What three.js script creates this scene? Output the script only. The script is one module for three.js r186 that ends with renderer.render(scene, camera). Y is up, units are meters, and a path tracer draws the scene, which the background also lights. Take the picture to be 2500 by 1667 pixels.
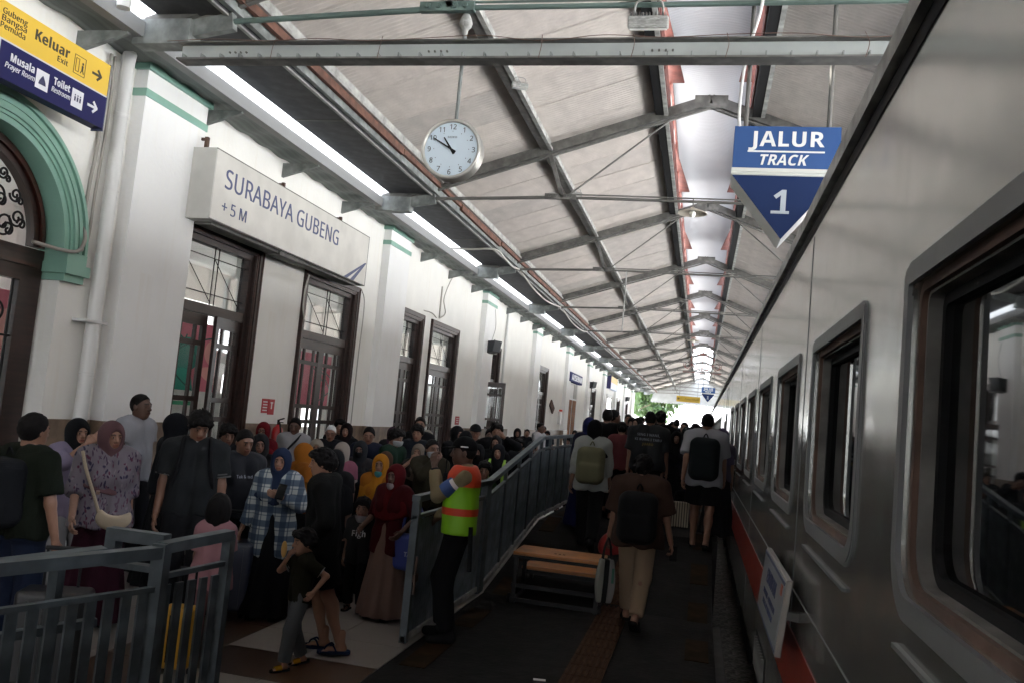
import * as THREE from 'three';
import { mergeGeometries } from 'three/addons/utils/BufferGeometryUtils.js';
import { RoundedBoxGeometry } from 'three/addons/geometries/RoundedBoxGeometry.js';
import { FontLoader } from 'three/addons/loaders/FontLoader.js';
import { TextGeometry } from 'three/addons/geometries/TextGeometry.js';

// ---------------------------------------------------------------- camera, sky, sun, exposure
const scene = new THREE.Scene();
const camera = new THREE.PerspectiveCamera(43.65, 1024 / 682, 0.05, 900);
camera.position.set(0, 1.9, 0);
camera.up.set(-0.0708, 0.9920, 0.1043);
camera.lookAt(-0.22309 * 10, 1.9 + 0.0862 * 10, -0.97098 * 10);

function hash(x, y, z = 0) { let h = Math.imul(x | 0, 374761393) ^ Math.imul(y | 0, 668265263) ^ Math.imul(z | 0, 2147483647 ^ 0x5bd1e995); h = Math.imul(h ^ (h >>> 13), 1274126177); return ((h ^ (h >>> 16)) >>> 0) / 4294967295; }
function vnoise(x, y, z = 0, per = 0) {
  const xi = Math.floor(x), yi = Math.floor(y), zi = Math.floor(z), f = t => t * t * (3 - 2 * t);
  const u = f(x - xi), v = f(y - yi), w = f(z - zi), m = a => per ? ((a % per) + per) % per : a;
  const H = (a, b, c) => hash(m(xi + a), m(yi + b), zi + c), L = (a, b, t) => a + (b - a) * t;
  return L(L(L(H(0, 0, 0), H(1, 0, 0), u), L(H(0, 1, 0), H(1, 1, 0), u), v), L(L(H(0, 0, 1), H(1, 0, 1), u), L(H(0, 1, 1), H(1, 1, 1), u), v), w);
}
const fbm = (x, y, per = 0, o = 4, s = 0) => { let a = 0, k = .5, f = 1; for (let i = 0; i < o; i++) { a += k * vnoise(x * f, y * f, s + i * 7, per ? per * f : 0); k *= .5; f *= 2; } return a; };
let seed = 12345;
const rnd = () => { seed = (Math.imul(seed, 1664525) + 1013904223) >>> 0; return seed / 4294967296; };
const rr = (a, b) => a + (b - a) * rnd();

const sunDir = new THREE.Vector3(-0.55, 0.78, -0.30).normalize();
{
  const W = 256, H = 128, d = new Float32Array(W * H * 4);
  for (let j = 0; j < H; j++) for (let i = 0; i < W; i++) {
    const el = (j + .5) / H * Math.PI - Math.PI / 2, az = (i + .5) / W * 2 * Math.PI, y = Math.sin(el), k = (j * W + i) * 4;
    const c = fbm(i / 16, j / 9, 16, 4, 3), cl = Math.min(1, Math.max(0, (c - .38) * 4));
    let t = Math.max(0, y), b = [1.5 - .75 * t, 1.55 - .55 * t, 1.6 - .15 * t];
    const cw = 1.9; b = b.map((v, q) => v + (cw - v) * cl * .7);
    if (y < 0) b = [.5, .5, .48];
    d[k] = b[0]; d[k + 1] = b[1]; d[k + 2] = b[2]; d[k + 3] = 1;
  }
  const sky = new THREE.DataTexture(d, W, H, THREE.RGBAFormat, THREE.FloatType);
  sky.mapping = THREE.EquirectangularReflectionMapping; sky.magFilter = THREE.LinearFilter; sky.minFilter = THREE.LinearFilter; sky.needsUpdate = true;
  scene.background = sky; scene.environment = sky;
}
const sun = new THREE.DirectionalLight(new THREE.Color(1, .95, .86), 5);
sun.position.copy(sunDir).multiplyScalar(120); sun.target.position.set(0, 0, -30);
sun.castShadow = true; sun.shadow.mapSize.set(2048, 2048); sun.shadow.radius = 3;
Object.assign(sun.shadow.camera, { left: -90, right: 90, top: 90, bottom: -90, near: 1, far: 300 });
scene.add(sun, sun.target);

const renderer = new THREE.WebGLRenderer({ antialias: true });
renderer.toneMapping = THREE.LinearToneMapping;
renderer.toneMappingExposure = 8;
renderer.shadowMap.enabled = true;

// ---------------------------------------------------------------- helpers
const used = {};
const numbered = n => { const k = used[n] = (used[n] ?? -1) + 1; return k ? `${n}_${String(k).padStart(3, '0')}` : n; };
function tag(o, label, category, group, kind) { if (label) o.userData.label = label; if (category) o.userData.category = category; if (group) o.userData.group = group; if (kind) o.userData.kind = kind; return o; }
function thing(name, label, category, pos = [0, 0, 0], turn = 0, group) { const o = new THREE.Group(); o.name = numbered(name); o.position.set(...pos); o.rotation.y = turn; scene.add(o); return tag(o, label, category, group); }
function mesh(name, geos, m, parent) {
  let g = Array.isArray(geos) ? (geos.length > 1 ? mergeGeometries(geos.map(norm)) : geos[0]) : geos;
  const o = new THREE.Mesh(g, m); o.name = parent ? name : numbered(name); o.castShadow = o.receiveShadow = true; (parent || scene).add(o); return o;
}
function norm(g) { g = g.index ? g.toNonIndexed() : g; for (const k of Object.keys(g.attributes)) if (!['position', 'normal', 'uv'].includes(k)) g.deleteAttribute(k); if (!g.attributes.uv) g.setAttribute('uv', new THREE.BufferAttribute(new Float32Array(g.attributes.position.count * 2), 2)); return g; }
const struct = (name, geos, m) => tag(mesh(name, geos, m), null, null, null, 'structure');
function wuv(g) { // box-projected uv in metres
  const p = g.attributes.position, n = g.attributes.normal, uv = new Float32Array(p.count * 2);
  for (let i = 0; i < p.count; i++) {
    const ax = Math.abs(n.getX(i)), ay = Math.abs(n.getY(i)), az = Math.abs(n.getZ(i));
    if (ax >= ay && ax >= az) { uv[2 * i] = -p.getZ(i); uv[2 * i + 1] = p.getY(i); }
    else if (ay >= az) { uv[2 * i] = p.getX(i); uv[2 * i + 1] = -p.getZ(i); }
    else { uv[2 * i] = p.getX(i); uv[2 * i + 1] = p.getY(i); }
  }
  g.setAttribute('uv', new THREE.BufferAttribute(uv, 2)); return g;
}
const box = (x0, x1, y0, y1, z0, z1) => wuv(new THREE.BoxGeometry(x1 - x0, y1 - y0, Math.abs(z1 - z0)).translate((x0 + x1) / 2, (y0 + y1) / 2, (z0 + z1) / 2));
const rbox = (w, h, d, r, x = 0, y = 0, z = 0, s = 2) => new RoundedBoxGeometry(w, h, d, s, r).translate(x, y, z);
const V = (x, y, z) => new THREE.Vector3(x, y, z);
function bar(a, b, w, h = w, up = V(0, 1, 0)) { // rectangular bar between two points
  const d = b.clone().sub(a), L = d.length(); d.normalize();
  const s = new THREE.Vector3().crossVectors(d, up); if (s.lengthSq() < 1e-6) s.set(1, 0, 0); s.normalize(); const u = new THREE.Vector3().crossVectors(s, d);
  const g = wuv(new THREE.BoxGeometry(w, h, L)); g.applyMatrix4(new THREE.Matrix4().makeBasis(s, u, d.clone().negate()).setPosition(a.clone().add(b).multiplyScalar(.5))); return g;
}
function rod(a, b, r, seg = 8) { const d = b.clone().sub(a), L = d.length(); const g = new THREE.CylinderGeometry(r, r, L, seg); g.applyQuaternion(new THREE.Quaternion().setFromUnitVectors(V(0, 1, 0), d.normalize())); g.translate((a.x + b.x) / 2, (a.y + b.y) / 2, (a.z + b.z) / 2); return g; }
const tube = (pts, r, n = 24, seg = 6) => new THREE.TubeGeometry(new THREE.CatmullRomCurve3(pts), n, r, seg);
function canvas(w, h, draw) { const c = document.createElement('canvas'); c.width = w; c.height = h; const x = c.getContext('2d'); draw(x, w, h); const t = new THREE.CanvasTexture(c); t.colorSpace = THREE.SRGBColorSpace; t.magFilter = THREE.LinearFilter; return t; }
function dtex(n, f, srgb = true, rep = 1) { // f(u,v) -> [r,g,b] 0..1 (sRGB) or grey
  const d = new Uint8Array(n * n * 4);
  for (let j = 0; j < n; j++) for (let i = 0; i < n; i++) { const c = f(i / n, j / n), k = (j * n + i) * 4; for (let q = 0; q < 3; q++) d[k + q] = Math.max(0, Math.min(255, 255 * (c.length ? c[q] : c))); d[k + 3] = 255; }
  const t = new THREE.DataTexture(d, n, n); t.wrapS = t.wrapT = THREE.RepeatWrapping; t.magFilter = THREE.LinearFilter; t.minFilter = THREE.LinearMipmapLinearFilter; t.generateMipmaps = true; if (srgb) t.colorSpace = THREE.SRGBColorSpace; t.repeat.set(rep, rep); t.needsUpdate = true; return t;
}
const std = (rgb, rough = .8, o = {}) => new THREE.MeshStandardMaterial({ color: new THREE.Color().setRGB(...rgb), roughness: rough, ...o });
const phys = (rgb, rough, o = {}) => new THREE.MeshPhysicalMaterial({ color: new THREE.Color().setRGB(...rgb), roughness: rough, ...o });
const mottled = (n, rep, base, amp, fx = 8, s = 0, fy = fx) => dtex(n, (u, v) => { const a = (fbm(u * fx, v * fy, 0 || fx === fy ? fx : 0, 5, s) - .47) * amp; return base.map(b => b + a); }, true, rep);

// ---------------------------------------------------------------- materials
const grain = dtex(256, (u, v) => { const a = fbm(u * 4, v * 48, 0, 4, 5), b = fbm(u * 8, v * 8, 8, 3, 9); const k = .72 + .5 * (a - .47) + .35 * (b - .47); return [k, k * .97, k * .95]; }, true, 1);
const dirt = mottled(256, .5, [.95, .95, .95], .14, 8, 11), dirt2 = mottled(256, 1.3, [.84, .84, .84], .5, 8, 21);
const fineBump = dtex(256, (u, v) => fbm(u * 32, v * 32, 32, 3, 2), false, 1);
const plasterTex = dtex(512, (u, v) => { const a = fbm(u * 6, v * 6, 6, 5, 31) - .47, st = Math.max(0, fbm(u * 40, v * 2, 0, 3, 8) - .58) * 1.2; const k = .975 + a * .05 - st * .05; return [k, k * (1 - st * .03), k * (.99 - st * .07)]; }, true, .33);
const M = {
  plaster: std([.87, .86, .84], .85, { map: plasterTex, bumpMap: fineBump, bumpScale: .002 }),
  plaster2: std([.85, .85, .86], .85, { map: plasterTex, bumpMap: fineBump, bumpScale: .002 }),
  hall: std([.68, .69, .68], .9),
  green: std([.25, .46, .37], .5, { map: dirt }),
  greenDark: std([.13, .36, .28], .5, { map: dirt }),
  wain: std([.28, .2, .14], .45, { map: dirt2 }),
  wood: std([.05, .021, .017], .4, { map: grain, bumpMap: grain, bumpScale: .0015 }),
  woodRed: std([.085, .026, .018], .35, { map: grain }),
  orangeWood: phys([.40, .13, .015], .7, { specularIntensity: .2, map: grain }),
  stoolWood: std([.72, .27, .035], .45, { map: grain }),
  glass: phys([.95, .97, .97], .02, { transmission: 1, thickness: 0, ior: 1.5 }),
  steel: std([.26, .28, .27], .55, { map: dirt2, metalness: .1 }),
  steelDark: std([.165, .16, .148], .6, { map: dirt2 }),
  steelLight: std([.42, .42, .40], .55, { map: dirt2 }),
  teal: std([.13, .19, .17], .6, { map: dirt2 }),
  black: phys([.011, .011, .012], .7, { specularIntensity: .25 }),
  blackMetal: phys([.012, .012, .013], .55, { specularIntensity: .35 }),
  rail: std([.085, .105, .118], .5, { map: dirt2, metalness: .1 }),
  railPanel: std([.19, .23, .26], .6, { map: dirt2 }),
  sheet: [[.56, .51, .475], [.58, .53, .49], [.51, .47, .44], [.60, .545, .505]].map(c => std(c, .7, { map: dirt })),
  lantern: phys([.50, .52, .55], 1, { transmission: .008, thickness: 0 }),
  redPaint: std([.20, .055, .042], .6, { map: dirt2 }),
  terracotta: std([.17, .075, .05], .8, { map: dirt2 }),
  gutter: std([.06, .06, .068], .6, { map: dirt2 }),
  asphalt: phys([.012, .0115, .011], .9, { specularIntensity: .4, map: mottled(512, .6, [.85, .85, .84], .55, 16, 3), bumpMap: fineBump, bumpScale: .004 }),
  tactile: phys([.075, .038, .021], .85, { specularIntensity: .2, map: dirt2 }),
  yellowWorn: phys([.034, .019, .008], .9, { specularIntensity: .2, map: dirt2 }),
  tile: [[.27, .243, .216], [.285, .258, .23], [.255, .232, .207]].map(c => std(c, .28, { map: dirt })),
  tileBrown: [[.055, .028, .016], [.062, .032, .018], [.05, .026, .015]].map(c => std(c, .3, { map: dirt })),
  concrete: std([.46, .45, .42], .9, { map: dirt2 }),
  ballast: std([.33, .31, .28], .95, { map: mottled(256, 1, [.75, .75, .75], .9, 32, 13) }),
  pvc: std([.75, .75, .74], .35, { map: dirt }),
  white: std([.78, .78, .76], .5, { map: dirt }),
  cable: std([.45, .43, .40], .7), cableDark: std([.05, .05, .05], .7),
  alu: std([.5, .5, .5], .35, { metalness: .7 }),
  rust: std([.13, .075, .055], .8, { map: dirt2 }),
};

// ---------------------------------------------------------------- ground
const RAMP0 = -9.1, RAMP1 = -12.1, RAMPH = .47, FX = -2.2;
struct('ground', box(-160, 160, -1.3, -1.1, -320, 60), M.ballast);
struct('platform', [box(-2.14, .25, -1.1, 0, -9.1, 40)], M.asphalt);
{ // ramp and the raised platform beyond it
  const s = new THREE.Shape([[-RAMP0, -1.1], [-RAMP0, 0], [-RAMP1, RAMPH], [84, RAMPH], [84, -1.1]].map(p => new THREE.Vector2(...p)));
  const g = new THREE.ExtrudeGeometry(s, { depth: 2.4, bevelEnabled: false }).rotateY(Math.PI / 2).translate(-2.15, 0, 0);
  struct('ramp', wuv(g.toNonIndexed()), M.asphalt);
}
struct('kerb', [box(.25, .33, -1.1, -.02, -9.1, 40), box(.25, .33, -1.1, .45, -84, -12.1)], std([.05, .048, .045], .9, { map: dirt2 }));
const floorL = struct('tiled_floor', box(-13.2, -2.14, -1.1, -.012, -84, 40), M.concrete);
{ // floor tiles one by one near the camera, joined beyond
  const T = .6, gv = [0, 1, 2].map(() => wuv(new THREE.BoxGeometry(T - .006, .012, T - .006))), far = [], farB = [];
  let n = 0;
  for (let iz = -4; iz < 62; iz++) for (let ix = 0; ix < 7; ix++) {
    const x = -2.145 - T * (ix + .5), z = -T * (iz + .5) - .0;
    const brown = (ix === 2) || (iz === 9 && ix < 3);
    if (x - T / 2 < -6.4) continue;
    if (iz > 0 && iz < 20) { const o = mesh('tile', gv[n % 3], (brown ? M.tileBrown : M.tile)[(hash(ix, iz) * 3) | 0], floorL); o.position.set(x, -.006 + hash(iz, ix) * .0012, z); n++; }
    else (brown ? farB : far).push(gv[0].clone().translate(x, -.006, z));
  }
  tag(mesh('tile_field', far, M.tile[0], floorL), null, null, null, 'stuff'); tag(mesh('border_tile_field', farB, M.tileBrown[0], floorL), null, null, null, 'stuff');
}
{ // tactile paving: ribbed tiles
  const ribs = [wuv(new THREE.BoxGeometry(.293, .01, .293))]; for (let i = 0; i < 6; i++) ribs.push(new RoundedBoxGeometry(.026, .01, .27, 1, .004).translate(-.12 + i * .048, .006, 0));
  const g = mergeGeometries(ribs.map(norm)), far = [];
  const strip = tag(new THREE.Group(), null, null, null, 'structure'); strip.name = 'tactile_path'; scene.add(strip);
  for (let i = 0; i < 200; i++) {
    const z = -4.6 - i * .3, y = z > RAMP0 ? 0 : z < RAMP1 ? RAMPH : RAMPH * (RAMP0 - z) / (RAMP0 - RAMP1), rx = z < RAMP0 && z > RAMP1 ? Math.atan(RAMPH / 3) : 0;
    if (i < 30) { const o = mesh('tactile_tile', g, M.tactile, strip); o.position.set(-.735, y + .006, z); o.rotation.x = rx; }
    else far.push(g.clone().rotateX(rx).translate(-.735, y + .006, z));
  }
  tag(mesh('tactile_tile_field', far, M.tactile, strip), null, null, null, 'stuff');
  const dash = []; const yAt = z => z > RAMP0 ? 0 : z < RAMP1 ? RAMPH : RAMPH * (RAMP0 - z) / (RAMP0 - RAMP1);
  const marks = tag(new THREE.Group(), null, null, null, 'structure'); marks.name = 'platform_markings'; scene.add(marks);
  for (let z = -5.2; z > -30; z -= 1.35) for (const x of [.1, -1.95]) { const o = mesh('painted_dash', wuv(new THREE.BoxGeometry(.2, .004, .75)), M.yellowWorn, marks); o.position.set(x, yAt(z) + .004, z); o.rotation.x = z < RAMP0 && z > RAMP1 ? Math.atan(RAMPH / 3) : 0; }
}
const floorAt = (x, z) => x < FX + .05 ? 0 : z > RAMP0 ? 0 : z < RAMP1 ? RAMPH : RAMPH * (RAMP0 - z) / (RAMP0 - RAMP1);
struct('opposite_platform', box(5.2, 60, -1.1, -.2, -200, 60), std([.58, .56, .52], .9, { map: dirt }));
{ const t = thing('opposite_canopy', 'white sheet roofed canopy over the next platform, hidden behind the train', 'canopy'); mesh('roof_sheet', bar(V(5.2, 3.25, -35), V(16.5, 4.8, -35), 200, .06), std([.84, .83, .80], .7), t); const po = []; for (let z = 55; z > -130; z -= 8) po.push(box(10, 10.2, -.2, 3.8, z - .2, z)); mesh('column', po, M.steel, t); }
{ const t = thing('warehouse', 'long grey brown building across the tracks, hidden behind the train', 'building', [0, 0, 0]); mesh('wall', box(34, 46, -.2, 19, -150, 60), std([.15, .13, .11], .9, { map: dirt2 }), t); mesh('roof', box(33.4, 46.6, 19, 19.4, -150.6, 60.6), M.rust, t); }
struct('end_path', box(-40, 40, -1.1, .3, -230, -84.2), M.concrete);
struct('track_rails', [box(1.15, 1.22, -1.1, -.95, -84, 30), box(2.22, 2.29, -1.1, -.95, -84, 30)], M.rust);

// ---------------------------------------------------------------- station building
const bld = thing('station_building', 'white colonial station building with tall brown doors along the platform', 'station building');
const WX = -6, H0 = 8.4;
const doors = [ // near edge z, far edge z, how it stands
  { a: -8.5, b: -10.42 }, { a: -11.74, b: -13.78 }, { a: -15.85, b: -17.36 }, { a: -17.95, b: -20.08 }, { a: -22.75, b: -24.62, open: 1 }, { a: -30.86, b: -32.78 }, { a: -37.9, b: -40.9, orange: 1 }, { a: -46.3, b: -48.3 }, { a: -54.2, b: -57.6, lit: 1 }, { a: -61, b: -63.1 }, { a: -68, b: -70 }];
const DT = 3.84, AZ = -5.85, AY = 3.05, AR = .99;
{
  const s = new THREE.Shape([[-40, -1.1], [77.3, -1.1], [77.3, H0], [-40, H0]].map(p => new THREE.Vector2(...p)));
  for (const d of doors) s.holes.push(new THREE.Path([[-d.a, 0], [-d.a, DT], [-d.b, DT], [-d.b, 0]].map(p => new THREE.Vector2(...p))));
  const h = new THREE.Path(); h.moveTo(-AZ - AR, 0); h.lineTo(-AZ - AR, AY); h.absarc(-AZ, AY, AR, Math.PI, 0, true); h.lineTo(-AZ + AR, 0); h.lineTo(-AZ - AR, 0); s.holes.push(h);
  mesh('wall', wuv(new THREE.ExtrudeGeometry(s, { depth: .35, bevelEnabled: false, curveSegments: 40 }).rotateY(Math.PI / 2).translate(WX - .35, 0, 0).toNonIndexed()), M.plaster, bld);
  mesh('end_wall', box(-13, -6.351, -1.1, H0, -77.3, -76.95), M.plaster, bld);
}
const pilA = [-.3, -7.5, -14.7, -22.1, -29.3, -36.9, -44.1, -51.3, -58.5, -65.7, -72.9];
{ // wainscot of brown stone slabs between the openings
  const cuts = [[-AZ - AR - .02, -AZ + AR + .02], ...doors.map(d => [-d.a - .02, -d.b + .02])].sort((p, q) => p[0] - q[0]);
  let u = -40; const seg = []; for (const c of cuts) { seg.push([u, c[0]]); u = c[1]; } seg.push([u, 77.3]);
  for (const [a, b] of seg) {
    const n = Math.max(1, Math.round((b - a) / .62));
    for (let i = 0; i < n; i++) { const p = a + (b - a) * i / n, q = a + (b - a) * (i + 1) / n; if (p > 26 || p < 3) { if (!i) mesh('wainscot', box(WX, WX + .02, 0, 1.47, -a, -b), M.wain, bld); } else mesh('wainscot_slab', box(WX, WX + .02 + hash(i, 77 + (a * 9 | 0)) * .003, 0, 1.47, -p - .002, -q + .002), M.wain, bld); }
  }
}
for (const z of pilA) {
  const p = mesh('pilaster', [box(WX, WX + .15, 1.47, 5.36, z - 1.1, z)], M.plaster2, bld);
  mesh('capital', [box(WX, WX + .19, 5.12, 5.40, z - 1.14, z + .04), box(WX, WX + .22, 5.32, 5.401, z - 1.17, z + .07)], M.green, p);
  mesh('green_band', box(WX, WX + .165, 4.84, 4.92, z - 1.115, z + .015), M.green, p);
  mesh('pilaster_base', box(WX, WX + .175, 0, 1.47, z - 1.12, z + .02), M.wain, p);
}
{ // arch surround, capitals and glazed arch door
  const ring = (r0, r1, d) => { const s = new THREE.Shape(); s.absarc(0, 0, r1, 0, Math.PI, false); s.absarc(0, 0, r0, Math.PI, 0, true); return new THREE.ExtrudeGeometry(s, { depth: d, bevelEnabled: false, curveSegments: 40 }).rotateY(Math.PI / 2).toNonIndexed(); };
  const at = (g, x) => g.translate(x, AY, AZ);
  mesh('arch_moulding', [at(ring(1.0, 1.23, .06), WX), at(ring(1.03, 1.07, .085), WX), at(ring(1.10, 1.14, .075), WX), at(ring(1.165, 1.2, .09), WX), at(ring(.945, 1.0, .30), WX - .26)], M.green, bld);
  for (const s of [-1, 1]) { const z = AZ + s * 1.1; mesh('impost', [box(WX - .25, WX + .07, 2.94, 3.05, z - .13, z + .13), box(WX - .25, WX + .10, 2.84, 2.94, z - .16, z + .16), box(WX - .25, WX + .06, 2.77, 2.84, z - .13, z + .13)], M.green, bld); }
  const f = mesh('arch_frame', [at(ring(.80, .95, .09), WX - .26), box(WX - .27, WX - .17, 2.72, 3.03, AZ - .95, AZ + .95), box(WX - .26, WX - .17, 0, 2.72, AZ - .95, AZ - .70), box(WX - .26, WX - .17, 0, 2.72, AZ + .70, AZ + .95), box(WX - .26, WX - .18, 0, 1.0, AZ - .70, AZ + .70)], M.wood, bld);
  mesh('frame_bead', [at(ring(.86, .9, .03), WX - .165), box(WX - .17, WX - .15, 2.86, 2.9, AZ - .9, AZ + .9)], M.woodRed, f);
  mesh('pane', new THREE.ShapeGeometry(new THREE.Shape().absarc(0, 0, .81, 0, Math.PI, false), 30).rotateY(Math.PI / 2).translate(WX - .23, AY - .02, AZ), M.glass, f);
  mesh('pane', box(WX - .234, WX - .228, 1.0, 2.72, AZ - .70, AZ + .70), M.glass, f);
  const iron = [];
  const scroll = (cz, cy, r, turns, dir, x) => { const pts = []; for (let i = 0; i <= 24; i++) { const t = i / 24, a = dir * t * turns * 6.283, q = r * (1 - .82 * t); pts.push(V(x, cy + q * Math.sin(a), cz + q * Math.cos(a))); } return tube(pts, .011, 40, 5); };
  for (const s of [-1, 1]) {
    for (const [dz, dy, r] of [[.2, .16, .13], [.46, .14, .12], [.34, .38, .12], [.12, .46, .11], [.6, .22, .09], [.55, .42, .07], [.24, .62, .08], [.38, .58, .06]]) iron.push(scroll(AZ + s * dz, AY + dy, r, 1.6, s, WX - .2), scroll(AZ + s * (dz + .06), AY + dy - .05, r * .6, 1.2, -s, WX - .2));
    for (const [dz, dy, r] of [[.2, 2.4, .13], [.5, 2.42, .12], [.22, 2.05, .14], [.52, 2.02, .12], [.2, 1.65, .13], [.52, 1.62, .12], [.3, 1.28, .12]]) iron.push(scroll(AZ + s * dz, dy, r, 1.6, s, WX - .2));
    iron.push(rod(V(WX - .2, 1, AZ + s * .38), V(WX - .2, 2.72, AZ + s * .38), .011), rod(V(WX - .2, 1, AZ + s * .66), V(WX - .2, 2.72, AZ + s * .66), .011));
  }
  iron.push(rod(V(WX - .2, 1, AZ), V(WX - .2, 3.8, AZ), .012), rod(V(WX - .2, 2.2, AZ - .7), V(WX - .2, 2.2, AZ + .7), .01));
  mesh('ironwork', iron, M.blackMetal, f);
}
// doors: architrave, transom window, two leaves with their panes
const fram = 0.15;
doors.forEach((d, di) => {
  const near = di < 6, fm = d.orange || d.lit ? M.white : M.wood;
  const g = new THREE.Group(); g.name = 'door'; bld.add(g); g.position.set(0, 0, 0);
  const a = d.a, b = d.b, w = a - b;
  const arch = (x0, x1, o0, o1, m = fm) => [box(x0, x1, 0, DT - o0, a - o1, a - o0), box(x0, x1, 0, DT - o0, b + o0, b + o1), box(x0, x1, DT - o1, DT - o0, a - o1, b + o1)];
  mesh('frame', [...arch(WX - .14, WX + .045, -.02, .07), ...arch(WX - .14, WX + .02, .07, .13), ...arch(WX - .16, WX - .03, .13, .2), box(WX - .16, WX - .04, 2.79, 2.91, a - .2, b + .2)], fm, g);
  mesh('frame_bead', [...arch(WX + .045, WX + .058, -.01, .012), ...arch(WX + .02, WX + .032, .085, .105)], d.orange || d.lit ? M.white : M.woodRed, g);
  const az = a - .2, bz = b + .2, xw = WX - .1;
  mesh('transom_pane', box(xw - .003, xw + .003, 2.91, DT - .2, az, bz), d.orange ? M.white : M.glass, g);
  if (!d.orange && !d.lit) {
    const rods = []; const mz = (az + bz) / 2;
    for (const t of [.06, .5, .56, .94]) { const z = az + (bz - az) * t; rods.push(rod(V(xw + .02, 2.91, z), V(xw + .02, 3.64, z), .008, 5)); }
    for (const y of [3.05, 3.5]) rods.push(rod(V(xw + .02, y, az), V(xw + .02, y, bz), .006, 5));
    rods.push(rod(V(xw + .02, 3.5, az - .08), V(xw + .02, 2.95, mz), .006, 5), rod(V(xw + .02, 3.5, mz), V(xw + .02, 2.95, bz + .08), .006, 5));
    if (near) mesh('window_rods', rods, M.blackMetal, g);
  }
  const lw = (az - bz) / 2, st = .095;
  const rows = [[2.64, 2.46], [2.40, 1.78], [1.72, 1.54], [1.48, .78]], c0 = st, cw = lw - 2 * st, cols = [[0, .2], [.27, .73], [.8, 1]];
  const leaf = (far) => { // local: hinge at z=0 going to -lw, front face +x
    const G = new THREE.Group(); G.name = 'leaf';
    const bits = [box(-.02, .02, 0, 2.78, -st, 0), box(-.02, .02, 0, 2.78, -lw, -lw + st), box(-.02, .02, 2.64, 2.78, -lw + st, -st), box(-.02, .02, 0, .78, -lw + st, -st)];
    for (let i = 0; i < 3; i++) bits.push(box(-.018, .018, rows[i + 1][0], rows[i][1], -lw + st, -st));
    for (const c of [[.2, .27], [.73, .8]]) bits.push(box(-.018, .018, .78, 2.64, -(c0 + cw * c[1]), -(c0 + cw * c[0])));
    bits.push(box(.02, .03, .15, .68, -lw + st + .05, -st - .05));
    return { G, bits };
  };
  const hang = (hz, sgn, ang) => {
    const { bits } = leaf(); const geo = mergeGeometries(bits.map(norm)); const gl = []; for (const r of rows) for (const c of cols) gl.push(box(-.003, .003, r[1], r[0], -(c0 + cw * c[1]), -(c0 + cw * c[0])));
    const mtx = new THREE.Matrix4().makeTranslation(d.orange ? WX + .06 : WX - .09, 0, hz).multiply(new THREE.Matrix4().makeRotationY(ang));
    if (sgn < 0) mtx.multiply(new THREE.Matrix4().makeRotationY(Math.PI));
    geo.applyMatrix4(mtx); const L = mesh('leaf', geo, d.orange ? M.orangeWood : M.wood, g);
    if (di < 4) gl.forEach(q => mesh('pane', q.applyMatrix4(mtx), M.glass, g)); else mesh('leaf_glazing', gl.map(q => q.applyMatrix4(mtx)), d.orange ? M.orangeWood : M.glass, g);
    return L;
  };
  if (d.orange) {
    const mz = (az + bz) / 2;
    for (const [p, q] of [[az, mz + .02], [mz - .02, bz]]) { const L = mesh('leaf', box(WX + .0, WX + .07, 0, 2.95, q, p), M.white, g); mesh('leaf_panel', box(WX + .07, WX + .082, .2, 2.88, q + .09, p - .09), M.orangeWood, L); }
    return;
  }
  if (d.lit) { mesh('leaf', box(xw - .02, xw + .02, 0, 2.79, az, bz), M.orangeWood, g); return; }
  if (d.open === 1) { hang(az, 1, -1.35); hang(bz - .02, -1, 2.95); }
  else if (d.open === 2) { hang(az, 1, -1.4); hang(bz, -1, 1.4); }
  else if (di === 0) { hang(az, 1, 0); hang(bz, -1, .16); }
  else { hang(az, 1, 0); hang(bz, -1, 0); }
});
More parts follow.
